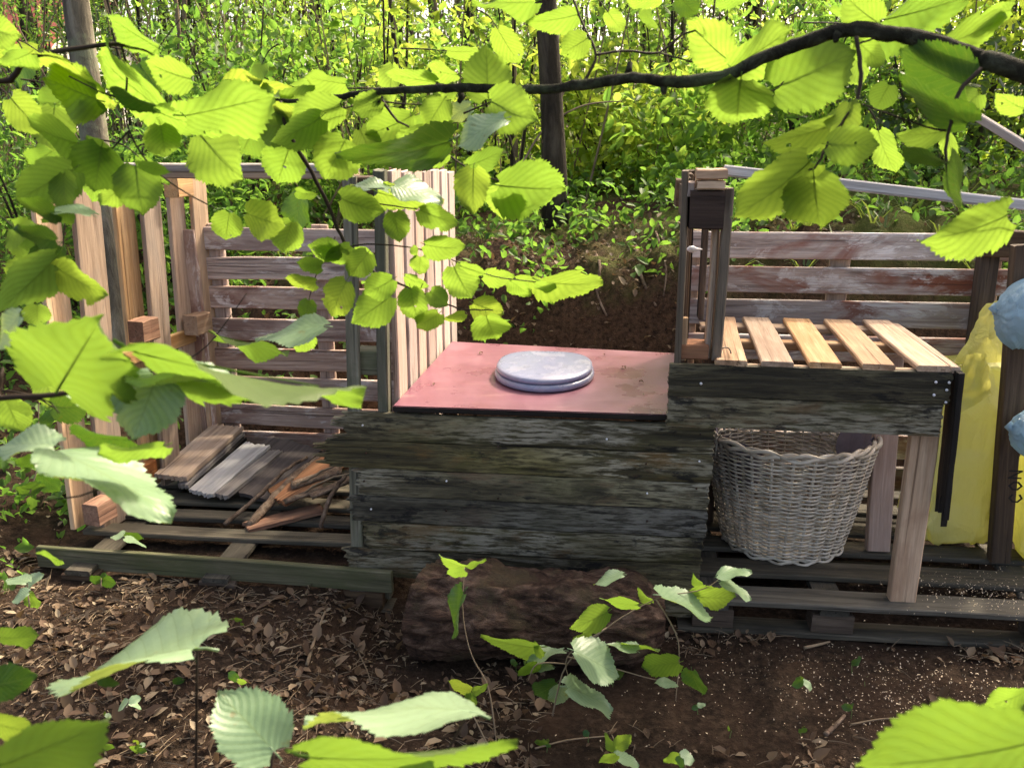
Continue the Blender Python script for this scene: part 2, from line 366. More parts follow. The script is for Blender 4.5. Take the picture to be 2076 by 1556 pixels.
def block(name, parent, c, sx, sy, sz, mat, ax=None):
    ax = ax or UX; p0 = c - ax * sx / 2; p1 = c + ax * sx / 2
    Yd = VX if abs(ax.dot(UX)) > .5 else UX
    if abs(ax.z) > .9: Yd = UX
    return board(name, parent, p0, p1, Yd, sy, sz, mat, 0)
def ragged_board(name, parent, p0, p1, wdir, W, T, mat, rag0=.05, rag1=.004, seed=0):
    r = random.Random(seed); Ln = (p1 - p0).length; out = []
    k = 15
    for i in range(k + 1):
        y = -W / 2 + W * i / k; out.append((Ln + r.uniform(-rag1, rag1), y))
    m = 10
    for i in range(1, m): out.append((Ln * (1 - i / m), W / 2 + r.uniform(-.003, .002)))
    for i in range(k + 1):
        y = W / 2 - W * i / k; out.append((r.uniform(-rag0, rag0 * .3) if i % 2 else r.uniform(-rag0 * .1, rag0 * .5), y))
    for i in range(1, m): out.append((Ln * i / m, -W / 2 + r.uniform(-.002, .003)))
    n = len(out); v = [(x, y, T / 2 - .003 * (abs(y) > W * .4)) for x, y in out] + [(x, y, -T / 2) for x, y in out]
    f = [tuple(range(n)), tuple(range(2 * n - 1, n - 1, -1))] + [(i, i + n, (i + 1) % n + n, (i + 1) % n) for i in range(n)]
    return obj(name, mesh('board', v, f), mat, parent, frame(p0, p1, wdir))
def tube_data(pts, rad, seg=6, closed=False):
    n = len(pts); v, f = [], []
    T = [(pts[min(i + 1, n - 1)] - pts[max(i - 1, 0)]).normalized() for i in range(n)]
    if closed: T = [(pts[(i + 1) % n] - pts[(i - 1) % n]).normalized() for i in range(n)]
    up = Vector((0, 0, 1)) if abs(T[0].z) < .9 else Vector((1, 0, 0))
    N = (up - T[0] * up.dot(T[0])).normalized()
    for i in range(n):
        N = (N - T[i] * N.dot(T[i])).normalized(); B = T[i].cross(N); rr = rad[i] if hasattr(rad, '__len__') else rad
        for j in range(seg):
            a = 2 * math.pi * j / seg; v.append(pts[i] + (N * math.cos(a) + B * math.sin(a)) * rr)
    for i in range(n if closed else n - 1):
        for j in range(seg):
            k = (i + 1) % n; f.append((i * seg + j, i * seg + (j + 1) % seg, k * seg + (j + 1) % seg, k * seg + j))
    if not closed: f.append(tuple(range(seg))[::-1]); f.append(tuple((n - 1) * seg + j for j in range(seg)))
    return v, f
def tube(name, parent, pts, rad, mat, seg=6, closed=False):
    v, f = tube_data(pts, rad, seg, closed); return obj(name, mesh(name, v, f), mat, parent, None, True)
def spline(pts, n=6):
    """Catmull-Rom through the points"""
    out = []; p = [pts[0]] + list(pts) + [pts[-1]]
    for i in range(1, len(p) - 2):
        for k in range(n):
            t = k / n; a, b, c, d = p[i - 1], p[i], p[i + 1], p[i + 2]
            out.append(.5 * ((2 * b) + (c - a) * t + (2 * a - 5 * b + 4 * c - d) * t * t + (3 * b - a - 3 * c + d) * t ** 3))
    out.append(p[-2]); return out
def leaf_cloud(C, size, rs, up=.6, droop=.2, aspect=.55, jitter=.35, shape=6):
    """many small folded leaves, C (n,3) leaf bases"""
    n = len(C); d = rs.normal(size=(n, 3)); d[:, 2] -= droop; d /= np.linalg.norm(d, axis=1)[:, None]
    nn = rs.normal(size=(n, 3)) * (1 - up); nn[:, 2] += up; nn -= d * (nn * d).sum(1)[:, None]
    nn /= np.linalg.norm(nn, axis=1)[:, None] + 1e-9
    s = np.cross(d, nn); ln = size * (1 + jitter * rs.normal(size=n)).clip(.35, 2)[:, None]; wd = ln * aspect * .5
    fold = ln * .10
    if shape == 6:
        V = np.stack([C, C + d * ln * .30 + s * wd * .85 + nn * fold, C + d * ln * .65 + s * wd * .8 + nn * fold * .8, C + d * ln - nn * fold,
                      C + d * ln * .65 - s * wd * .8 + nn * fold * .8, C + d * ln * .30 - s * wd * .85 + nn * fold], 1).reshape(-1, 3)
        q = np.array([[0, 1, 2, 3], [0, 3, 4, 5]]); Fc = (np.arange(n)[:, None, None] * 6 + q).reshape(-1, 4)
    else:
        V = np.stack([C, C + d * ln * .5 + s * wd + nn * fold, C + d * ln, C + d * ln * .5 - s * wd + nn * fold], 1).reshape(-1, 3)
        q = np.array([[0, 1, 2], [0, 2, 3]]); Fc = (np.arange(n)[:, None, None] * 4 + q).reshape(-1, 3)
    return V, Fc
def clumps(rs, centre, radii, n_clump, per, spread, hollow=.35):
    u = rs.normal(size=(n_clump, 3)); u /= np.linalg.norm(u, axis=1)[:, None]
    u *= (hollow + (1 - hollow) * rs.random(n_clump) ** .6)[:, None]
    c = np.array(centre) + u * np.array(radii)
    p = c[:, None, :] + rs.normal(size=(n_clump, per, 3)) * spread * np.array([1, 1, .6])
    return p.reshape(-1, 3)

# ================================================================== the ground
def build_ground():
    xs = np.concatenate([np.linspace(-60, -8, 14), np.linspace(-7, -2.6, 36), np.linspace(-2.5, 2.7, 210), np.linspace(2.8, 8, 36), np.linspace(9, 60, 14)])
    ys = np.concatenate([np.linspace(-8, 1.2, 14), np.linspace(1.3, 4.0, 130), np.linspace(4.03, 7, 80), np.linspace(7.2, 16, 40), np.linspace(18, 140, 16)])
    V = np.array([(x, y, ground_z(x, y)) for y in ys for x in xs]); nx, ny = len(xs), len(ys)
    i = np.arange((ny - 1) * (nx - 1)); r, c = i // (nx - 1), i % (nx - 1); a = r * nx + c
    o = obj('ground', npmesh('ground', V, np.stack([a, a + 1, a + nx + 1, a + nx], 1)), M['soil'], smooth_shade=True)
    o['kind'] = 'structure'; o['label'] = 'dark woodland soil with a cut bank behind the seat'
build_ground()

# ================================================================== floor pallets
def floor_pallet(label, a0, a1, rows, mat, wid, blocks_a, front_drop=0, bend=0.0):
    t = thing('floor_pallet', L((a0 + a1) / 2, .4, -.137), label, 'pallet', 'pallets laid as floors')
    for b, W in rows:
        board('slat', t, L(a0, b + bend, -.011), L(a1, b - bend, -.011), VX, W, .022, mat)
    for a in blocks_a:
        board('stringer', t, L(a, -.03, -.034), L(a, 1.02, -.034), UX, .1, .022, mat)
        for b in (.03, .5, .97):
            block('block', t, L(a, b, -.083), .14, .1, .074, M['brown_post'])
    for b in (.02, .5, .97):
        board('base_board', t, L(a0, b, -.1305), L(a1, b, -.1305), VX, .1, .02, mat)
    return t
floor_pallet('damp dark pallet floor under the wicker basket', 1.02, 2.36, [(.02, .115), (.225, .12), (.43, .11), (.62, .11), (.81, .1), (.98, .09)], M['floor'], .11, (1.14, 1.55, 2.28))
floor_pallet('mossy pallet floor under the heap of old planks', -1.36, -.02, [(.30, .085), (.455, .085), (.62, .1), (.80, .1), (.97, .09)], M['floor'], .09, (-1.22, -.68, -.12))
t = thing('edging_board', L(-.75, .03, -.13), 'long mossy board on edge along the ground before the left pallet floor', 'board')
board('plank', t, SB(80, 1126, .06), SB(795, 1179, -.035), ZX, .085, .026, M['moss_board'], .006)

# ================================================================== seat box with its pink top
box = thing('seat_box', L(.47, .3, -.13), 'blackened plank box with a worn pink wooden top carrying the toilet seat', 'toilet box')
rows = [(.632, .532, -.17, 1.105), (.529, .428, -.235, 1.105), (.425, .326, -.125, 1.10), (.322, .223, -.15, 1.098), (.219, .118, -.10, 1.09), (.114, .004, -.18, 1.085)]
for i, (z1, z0, a0, a1) in enumerate(rows):
    ragged_board('plank', box, L(a0, .002 + .004 * (i % 2), (z0 + z1) / 2), L(a1, .002 + .004 * ((i + 1) % 2), (z0 + z1) / 2 - .004), ZX, z1 - z0, .022, M['char'], .055 if i < 2 else .025, .005, 40 + i)
ragged_board('plank', box, L(.86, -.003, -.045), L(1.085, -.003, -.05), ZX, .085, .02, M['old_grey'] if False else M['char'], .01, .004, 77)
for a in (-.06, .5, 1.05): board('upright', box, L(a, .045, -.1), L(a, .045, .6), UX, .06, .05, M['green_post'])
for a in (.06, .9): board('upright', box, L(a, .86, -.1), L(a, .86, .62), UX, .06, .05, M['brown_post'])
for a in (.05, .92): board('rail', box, L(a, .08, .595), L(a, .84, .595), ZX, .07, .04, M['brown_post'])
for z in (.05, .17, .29, .41, .53): board('side_plank', box, L(1.075, .07, z), L(1.075, .84, z), ZX, .10, .02, M['black_wood'])
for k, (x, y) in enumerate(((735, 862), (742, 918), (738, 975), (752, 1032), (760, 1082), (1010, 905), (1230, 890), (1010, 1010), (1310, 940), (1312, 1000), (1312, 1056), (1420, 880), (1418, 935), (1412, 990), (1405, 1048), (905, 975), (905, 1035))):
    p_ = SB(x, y, -.012); tube('nail', box, [p_ + VX * .004, p_ - VX * .0015], .0035, M['screw'] if k % 3 == 0 else M['umber'], 7)
def pink_top():
    bm = bmesh.new(); c = [L(.012, -.008, 0), L(.944, -.006, 0), L(1.03, .83, 0), L(.058, .935, 0)]
    vs = [bm.verts.new((p.x, p.y, .640)) for p in c]; f = bm.faces.new(vs)
    r = bmesh.ops.extrude_face_region(bm, geom=[f])
    for v in r['geom']:
        if isinstance(v, bmesh.types.BMVert): v.co.z = .662
    bmesh.ops.recalc_face_normals(bm, faces=bm.faces)
    bmesh.ops.bevel(bm, geom=list(bm.edges), offset=.003, segments=2, affect='EDGES')
    me = bpy.data.meshes.new('top'); bm.to_mesh(me); bm.free()
    o = obj('top', me, M['red'], box); me.materials.append(M['black_wood'])
    for p in me.polygons:
        if abs(p.normal.z) < .4 or p.normal.z < 0: p.material_index = 1
pink_top()

# ================================================================== toilet seat
def seat_outline(k, n=56):
    """D-shaped outline, k scales about the middle; -y is the round front"""
    out = []
    for i in range(n):
        a = 2 * math.pi * i / n; ca, sa = math.cos(a), math.sin(a)
        if sa <= 0: x, y = .19 * ca, .235 * sa
        else:
            e = 2 / 3.8; x = .19 * math.copysign(abs(ca) ** e, ca) * (1 - .22 * abs(sa) ** 1.3); y = .205 * abs(sa) ** e
        out.append((x * k, y * k))
    return out
def loft(prof, n=56):
    v, f = [], []
    for k, z in prof: v += [(x, y, z) for x, y in seat_outline(k, n)]
    for i in range(len(prof) - 1):
        for j in range(n): f.append((i * n + j, i * n + (j + 1) % n, (i + 1) * n + (j + 1) % n, (i + 1) * n + j))
    f.append(tuple(range(n))[::-1]); f.append(tuple((len(prof) - 1) * n + j for j in range(n)))
    return v, f
ts = L(.505, .42, .6625); sM = Matrix.Translation(ts) @ Matrix.Rotation(-YAW + R(1.0), 4, 'Z')
tseat = thing('toilet_seat', ts, 'pale lilac plastic toilet seat with closed lid on the pink top', 'toilet seat')
o = obj('seat_ring', mesh('seat_ring', *loft([(.955, .002), (.99, .006), (1.0, .014), (.995, .022), (.97, .027), (.9, .028)])), M['plastic'], tseat, sM, True)
o = obj('lid', mesh('lid', *loft([(.90, .0285), (.945, .030), (.962, .034), (.965, .040), (.957, .045), (.935, .049), (.88, .052), (.78, .0545), (.6, .057), (.35, .0585), (.1, .059)])), M['plastic'], tseat, sM, True)
for s in (-1, 1):
    p0 = sM @ Vector((s * .075 - .02, .222, .022)); p1 = sM @ Vector((s * .075 + .02, .222, .022))
    tube('hinge', tseat, [p0, p0.lerp(p1, .1), p0.lerp(p1, .9), p1], [.009, .013, .013, .009], M['plastic'], 12)
for s in (-1, 1):
    p = sM @ Vector((s * .11, -.14, 0)); tube('buffer', tseat, [p, p + ZX * .004], .012, M['plastic'], 10)

# ================================================================== partition pallet beside the seat (left)
pt = thing('slatted_partition', L(-.05, .6, 0), 'upright pallet partition with pale pink vertical slats left of the seat', 'pallet')
n = 7; b0, b1 = .075, 1.16; pw = (b1 - b0) / n
for i in range(n):
    b = b0 + pw * (i + .5); zt = 1.452 - .06 * (b - b0) + rnd.uniform(-.008, .006)
    board('slat', pt, L(.004 + .03 * b, b, .02), L(.004 + .03 * b, b, zt), VX, pw - .014, .02, M['slat_pale'], .002)
for i, b in enumerate((.09, .42, .78, 1.1)):
    if i: board('slat', pt, L(-.135 + .03 * b, b, .02), L(-.125 + .03 * b, b, 1.43), VX, .10, .02, M['green_post'])
board('front_post', pt, L(-.148, .02, .0), L(-.107, .02, 1.43), UX, .046, .022, M['green_post'])
board('front_post', pt, L(-.036, .035, .0), L(-.008, .035, 1.448), UX, .036, .05, M['green_post'])
for z, mt in ((.80, 'green_post'), (1.385, 'brown_post'), (.15, 'green_post')):
    for b in (.075, .6, 1.08): block('block', pt, L(-.073 + .028 * b, b, z), .098, .09, .085, M[mt])
# ================================================================== left back wall
lw = thing('back_fence', L(-.6, 1.15, 0), 'weathered mauve pallet wall of horizontal slats behind the left plank heap', 'pallet')
for i, z in enumerate((1.077, .94, .80, .655, .51, .365, .225, .09)):
    dz = rnd.uniform(-.006, .006)
    board('slat', lw, L(-1.16, 1.13, z + dz), L(-.20, 1.13, z - dz - .004), ZX, .104, .021, M['mauve'], .006)
for a in (-1.08, -.58, -.26): board('stud', lw, L(a, 1.155, -.03), L(a, 1.155, 1.14), UX, .075, .024, M['slat_pale'])
# ================================================================== left side wall
ls = thing('side_fence', L(-1.22, .6, 0), 'upright pallet wall of fresh tan vertical slats on the left side', 'pallet')
def sw(bb, off=0): return -1.335 + .20 * (bb - .1) / 1.0 + off          # a of the wall plane at depth b
sdirw = (VX + UX * .2).normalized(); snrm = (UX - VX * .2).normalized()
for x0, y0, x1, y1, W, off, mt in [
        (92, 420, 168, 1055, .125, -.05, 'pine'), (172, 395, 232, 1062, .145, 0, 'grey_pine'), (248, 400, 303, 930, .115, -.05, 'pine'),
        (302, 390, 348, 975, .12, 0, 'grey_pine'), (354, 385, 394, 905, .105, -.05, 'pine_pale'), (398, 358, 436, 865, .11, 0, 'pine')]:
    # foot on the wall plane, at the depth where the sight line meets it
    b = .1
    for _ in range(12):
        p = SA(x1, y1, sw(b, off)); b = toab(p)[1]
    b2 = b
    for _ in range(12):
        q = SA(x0, y0, sw(b2, off)); b2 = toab(q)[1]
    foot = L(sw(b, off), b, min(.03, p.z)); top = L(sw(b2, off), b2, q.z + (.04 if y0 > 380 else .01))
    board('slat', ls, foot, top, sdirw, W, .022, M[mt], .004)
for x, y, bb, mt in ((203, 1034, .24, 'orange'), (292, 668, .55, 'orange'), (362, 378, .95, 'pine'), (400, 655, 1.0, 'pine_pale'), (290, 955, .62, 'orange')):
    c = SB(x, y, bb); board('block', ls, c - sdirw * .05, c + sdirw * .05, ZX, .09, .075, M[mt])
for z in (.70,): board('cross_rail', ls, L(sw(.5, -.035), .5, z - .06), L(sw(1.1, -.035), 1.1, z - .06), ZX, .07, .02, M['pine'])
board('corner_post', ls, L(-1.15, 1.06, .0), L(-1.17, 1.06, 1.12), UX, .07, .03, M['mauve'])
# ================================================================== handrail over the left bay
hr = thing('handrail', L(-.7, .17, 1.44), 'doubled grey batten laid along the top of the left bay', 'rail')
board('upper_batten', hr, SB(98, 337, .17), SB(722, 341, .14), VX, .09, .026, M['old_grey'], .003)
board('lower_batten', hr, SB(112, 351, .165), SB(722, 355, .135), VX, .075, .022, M['grey_pine'], .003)

# ================================================================== planks and sticks heaped in the left bay
def plank_thing(label, x0, y0, b0, x1, y1, b1, W, T, mat, wd=None, name='old_plank'):
    p0, p1 = SB(x0, y0, b0), SB(x1, y1, b1); t = thing(name, p0, label, 'plank', 'planks heaped in the left bay')
    wd = wd or (UX + VX * -.35)
    ragged_board('plank', t, p0, p1, wd, W, T, M[mat], .012, .012, int(x0)); return t
plank_thing('brown plank leaning at the back left of the heap', 345, 968, .62, 462, 866, 1.04, .17, .024, 'grey_pine')
plank_thing('narrow grey plank leaning beside the brown plank', 372, 985, .60, 486, 880, 1.02, .05, .02, 'old_grey')
plank_thing('thin black batten beside the pale grey plank', 384, 994, .60, 494, 890, 1.0, .03, .02, 'black_wood')
plank_thing('pale silver-grey plank in the middle of the heap', 408, 1000, .56, 522, 903, .92, .135, .02, 'strip')
plank_thing('split tan-grey plank leaning right of the silver-grey plank', 448, 1006, .54, 560, 916, .90, .07, .02, 'old_grey')
plank_thing('wide dark board lying flat at the bottom of the heap', 485, 1000, .60, 600, 900, .98, .30, .02, 'slate', UX)
plank_thing('broken red-brown board lying under the sticks', 560, 1010, .50, 690, 930, .72, .16, .018, 'orange', UX + VX * -.5)
plank_thing('orange-brown plank lying across the floor slats', 500, 1068, .36, 650, 1030, .52, .10, .018, 'orange', VX)
def stick_thing(label, pts, r0, r1, mat, name='stick', seed=1, grp='sticks heaped in the left bay'):
    r = random.Random(seed); q = spline(pts, 5)
    q = [p + Vector((r.uniform(-1, 1), r.uniform(-1, 1), r.uniform(-1, 1))) * .004 for p in q]; n = len(q)
    o = tube(name, None, q, [(r0 + (r1 - r0) * i / (n - 1)) * (1 + .18 * r.uniform(-1, 1)) for i in range(n)], M[mat], 7)
    return tag(o, label, 'stick', grp)
stick_thing('thick bark-covered stick sloping over the heap', [SB(505, 1066, .36), SB(560, 1005, .52), SB(610, 955, .66), SB(655, 922, .78)], .018, .013, 'stick', seed=3)
stick_thing('thin crooked stick left of the thick bark-covered stick', [SB(456, 1062, .36), SB(520, 1008, .5), SB(575, 955, .64), SB(622, 925, .76)], .010, .007, 'stick', seed=4)
stick_thing('forked grey twig on top of the bark pieces', [SB(600, 985, .52), SB(640, 962, .56), SB(690, 935, .6)], .006, .004, 'dry', seed=5)
stick_thing('short dark stick upright against the seat box', [SB(650, 1070, .34), SB(668, 1010, .42), SB(700, 965, .5)], .010, .008, 'stick', seed=6)
stick_thing('pale bent twig among the bark pieces', [SB(612, 1000, .50), SB(655, 975, .52), SB(715, 958, .54)], .005, .003, 'dry', seed=8)
for i, (x, y, b, ang, ln, wd_, lab) in enumerate([(640, 965, .60, 20, .22, .09, 'broad curled piece of red-brown bark on the heap'), (672, 985, .52, 35, .20, .06, 'narrow piece of red-brown bark against the seat box'), (615, 1000, .5, 28, .16, .05, 'small splinter of bark below the broad bark piece')]):
    c = SB(x, y, b); d = (UX * math.cos(R(ang)) + VX * math.sin(R(ang)) + ZX * .25).normalized(); sd_ = d.cross(ZX).normalized(); v, f = [], []
    for j in range(9):
        for k in range(6):
            th = (k / 5 - .5) * 2.2; rr = wd_ * .5 * (1 + .15 * fbm(Vector((j * .7, k, i))))
            v.append(c + d * (j / 8 - .5) * ln + sd_ * math.sin(th) * rr + ZX * (math.cos(th) - .7) * rr * .6 + d * rnd.uniform(-.006, .006))
    for j in range(8):
        for k in range(5): q = j * 6 + k; f.append((q, q + 1, q + 7, q + 6))
    o = obj('bark_piece', mesh('bark_piece', v, f), M['stick'], None, None, True); tag(o, lab, 'bark', 'bark pieces on the heap')
    md = o.modifiers.new('thick', 'SOLIDIFY'); md.thickness = .008

# ================================================================== bench on the right with its apron, slats and legs
bn = thing('bench', L(1.5, .3, 0), 'slatted bench with blackened front apron and pale pine legs over the basket', 'bench')
ragged_board('apron_board', bn, L(.944, -.022, .790), L(1.828, -.022, .788), ZX, .106, .024, M['char'], .004, .006, 61)
ragged_board('apron_board', bn, L(.946, -.02, .682), L(1.812, -.02, .678), ZX, .106, .024, M['char'], .006, .006, 62)
for x0, x1 in ((1440, 1468), (1545, 1518), (1640, 1600), (1742, 1680), (1845, 1768)):
    pass
for af, ab in ((1.14, 1.185), (1.285, 1.315), (1.435, 1.47), (1.60, 1.625), (1.77, 1.77)):
    board('bench_slat', bn, L(af, -.03, .852), L(ab, .64, .852), UX, .102, .02, M['pine_pale'], .004)
board('batten', bn, L(1.10, .60, .83), L(1.83, .60, .83), VX, .07, .022, M['pine'])
board('batten', bn, L(1.10, .34, .826), L(1.83, .34, .826), VX, .05, .03, M['pine_pale'])
board('batten', bn, L(1.10, .012, .80), L(1.81, .012, .80), ZX, .08, .022, M['pine'])
board('end_board', bn, L(1.838, -.02, .846), L(1.835, .62, .846), UX, .03, .02, M['pine_pale'])
p = SB(1838, 1216, .03); board('leg', bn, L(1.785, .035, .001), L(1.785, .035, .80), UX, .088, .045, M['pine_pale'])
board('leg', bn, SB(1778, 1112, .40), SB(1786, 880, .40) + ZX * .3, UX, .085, .045, M['slat_pale'])
board('leg', bn, L(1.16, .62, .001), L(1.16, .62, .82), UX, .08, .04, M['brown_post'])
hb = ragged_board('hanging_board', bn, SB(1911, 1012, -.01), L(1.845, -.012, .845), VX, .09, .02, M['black_wood'], .09, .004, 81)
for x, y in ((1897, 774), (1893, 800), (1924, 775), (1919, 790), (1917, 815), (1421, 777)):
    p = SB(x, y, -.036); o = tube('screw', bn, [p, p - VX * .004], .0045, M['screw'], 8)
# ================================================================== partition pallet between seat and bench (right)
pr = thing('narrow_partition', L(1.03, .4, .66), 'narrow upright pallet end with a dark block on top between seat and bench', 'pallet')
board('left_post', pr, L(.976, .05, .64), L(.968, .05, 1.452), VX + UX * .1, .10, .022, M['dull'])
board('right_post', pr, L(1.098, .03, .85), L(1.102, .03, 1.40), UX, .03, .05, M['dull'])
board('inner_post', pr, L(1.070, .06, .85), L(1.072, .06, 1.33), UX, .018, .05, M['grey_pine'])
for b in (.25, .45, .66): board('slat', pr, L(.976 + .12 * (b - .05), b, .64), L(.968 + .12 * (b - .05), b, 1.42), VX, .10, .018, M['brown_post'])
for b in (.30, .62): board('slat', pr, L(1.10, b, .86), L(1.10, b, 1.38), VX, .10, .018, M['brown_post'])
block('dark_block', pr, L(1.035, .03, 1.337), .105, .10, .118, M['umber'])
for b in (.4, .66): block('block', pr, L(1.035, b, 1.337), .105, .10, .10, M['brown_post'])
block('base_block', pr, L(1.025, .06, .873), .09, .09, .05, M['orange'])
board('pale_strip', pr, L(.99, .035, .845), L(.988, .035, .985), UX, .022, .03, M['pine'])
board('offcut', pr, L(1.0, .01, 1.413), L(1.085, .01, 1.413), VX, .08, .026, M['pine'])
board('offcut', pr, L(.998, .005, 1.447), L(1.088, .005, 1.448), VX, .09, .03, M['pine_pale'])
board('offcut', pr, L(.985, .02, 1.375), L(.985, .02, 1.42), UX, .022, .05, M['slat_pale'])
bulb = SB(1405, 505, .12)
v, f = tube_data([bulb - UX * .02, bulb - UX * .012, bulb, bulb + UX * .01, bulb + UX * .03], [.003, .010, .012, .006, .002], 10)
tag(obj('plastic_hook', mesh('plastic_hook', v, f), M['screw'], None, None, True), 'small white plastic hook on the narrow partition', 'hook')
# ================================================================== right back wall
rw = thing('back_fence', L(1.7, .84, 0), 'weathered rust-stained pallet wall of horizontal slats behind the bench', 'pallet')
for i, (z, a1) in enumerate(((1.118, 2.33), (.983, 2.38), (.845, 2.36), (.70, 2.36), (.56, 2.36), (.42, 2.36), (.28, 2.36), (.14, 2.36))):
    board('slat', rw, L(1.03, .82, z), L(a1, .82, z + .004), ZX, .106, .021, M['rust'], .006)
for a in (1.07, 1.665, 2.24): board('stud', rw, L(a, .846, -.02), L(a, .846, 1.175), UX, .08, .024, M['grey_pine'])
# ================================================================== right side posts
cp = thing('corner_post', L(2.2, .7, 0), 'rough dark brown post before the right end of the rust-stained wall', 'post')
board('post', cp, L(2.20, .74, -.0), SB(2010, 462, .74), UX, .075, .045, M['brown_post'], .008)
sp_ = thing('side_post', L(2.28, .4, 0), 'dark brown upright post at the outer edge beside the yellow sack', 'post')
board('post', sp_, SZ(2024, 1135, -.0), SB(2052, 640, .38) + ZX * .25, UX, .072, .05, M['brown_post'], .006)
bt = thing('side_beam', L(2.35, .6, 1.2), 'dark short beam fixed to the top of the corner post', 'beam')
board('beam', bt, SB(1996, 492, .70), SB(2120, 500, .70), ZX, .10, .06, M['brown_post'])
bt = thing('silver_batten', L(1.5, .1, 1.4), 'long silvery grey batten sloping from the narrow partition to the side post', 'batten')
board('batten', bt, SB(1468, 346, .02), SB(2130, 421, .10), ZX, .034, .022, M['strip'], .004)
bt = thing('roof_batten', L(2.2, .4, 1.6), 'weathered batten sloping down among the leaves high at the right edge', 'batten')
board('batten', bt, SB(1978, 236, .55), SB(2140, 338, .30), ZX, .028, .03, M['old_grey'], .004)

# ================================================================== wicker basket
def basket():
    c = L(1.452, .475, .004); t = thing('wicker_basket', c, 'round tapering wicker basket with grey cloth lining under the bench', 'basket')
    nst, hgt, rb, rt = 26, .455, .218, .315
    rad = lambda z: rb + (rt - rb) * (z / hgt) ** .85
    for i in range(nst):
        th = 2 * math.pi * (i + .5) / nst; pts = [c + Vector((math.cos(th) * rad(z), math.sin(th) * rad(z), z)) for z in np.linspace(.005, hgt + .005, 7)]
        tube('stake', t, pts, .0058, M['wicker'], 5)
    nrow = 52; r = random.Random(5); k = 5
    for j in range(nrow):
        z0 = .018 + (hgt - .03) * j / nrow; pts = []; n = nst * k
        for i in range(n):
            th = 2 * math.pi * i / n; w_ = math.sin(math.pi * (i / k) + math.pi * (j % 2) - math.pi / 2 + math.pi / 2)
            w_ = math.sin(math.pi * i / k - math.pi / 2 + math.pi * (j % 2) + math.pi / 2 * 0) if False else math.cos(math.pi * (i / k - .5) + math.pi * (j % 2))
            z = z0 + .0016 * math.sin(3 * th + j) + r.uniform(-.0008, .0008); rr = rad(z) + .0120 * w_
            pts.append(c + Vector((math.cos(th) * rr, math.sin(th) * rr, z)))
        v, f = tube_data(pts, [.0038 * (1 + .2 * r.uniform(-1, 1)) for _ in pts], 5, True)
        obj('weaver', mesh('weaver', v, f), M['wicker'], t, None, True)
    for (zz, rr, q, ph, nm) in ((.012, rb + .006, .007, 0, 'base_border'), (.006, rb + .012, .006, 1, 'base_border'), (hgt - .006, rt + .004, .0085, 0, 'rim_border'), (hgt + .008, rt + .006, .0085, 1, 'rim_border'), (hgt + .003, rt - .006, .008, 2, 'rim_border')):
        pts = []
        for i in range(150):
            th = 2 * math.pi * i / 150; a = th * 15 + ph * 2.1
            pts.append(c + Vector((math.cos(th) * (rr + .005 * math.cos(a)), math.sin(th) * (rr + .005 * math.cos(a)), zz + .007 * math.sin(a))))
        v, f = tube_data(pts, q, 6, True); obj(nm, mesh(nm, v, f), M['wicker'], t, None, True)
    n = 40; v = [c + Vector((math.cos(2 * math.pi * i / n) * rb * .97, math.sin(2 * math.pi * i / n) * rb * .97, .008)) for i in range(n)]
    v2 = [p + ZX * .008 for p in v]; obj('base', mesh('base', v + v2, [tuple(range(n))[::-1], tuple(range(n, 2 * n))] + [(i, (i + 1) % n, n + (i + 1) % n, n + i) for i in range(n)]), M['wicker'], t)
    # cloth lining: two swags hanging inside from the handle ties
    for s, th0 in ((0, math.pi * 1.10), (1, -.22)):
        v, f = [], []
        for i in range(15):
            for j in range(9):
                u = (i / 14 - .5) * 1.35; th = th0 + u; dz = (j / 8) * .26 * (1 - .55 * (abs(u) / .68) ** 1.2)
                z = hgt + .012 - dz; rr = rad(max(z, .02)) - .018 - .010 * math.sin(u * 17 + j * .5) - .03 * j / 8
                v.append(c + Vector((math.cos(th) * rr, math.sin(th) * rr, z + .006 * math.sin(u * 23))))
        for i in range(14):
            for j in range(8): q = i * 9 + j; f.append((q, q + 1, q + 10, q + 9))
        obj('lining', mesh('lining', v, f), M['cloth'], t, None, True)
        # frayed handle binding
        hp = c + Vector((math.cos(th0) * rt, math.sin(th0) * rt, hgt + .005)); rr_ = random.Random(20 + s)
        for q in range(12):
            d = Vector((math.cos(th0) * rr_.uniform(.2, 1) + rr_.uniform(-.4, .4), -rr_.uniform(.1, .9), rr_.uniform(-1.4, 1.0))).normalized(); e = rr_.uniform(.03, .075)
            tube('binding', t, [hp, hp + d * e * .5 + ZX * .008, hp + d * e], [.004, .003, .0015], M['wicker'], 5)
basket()

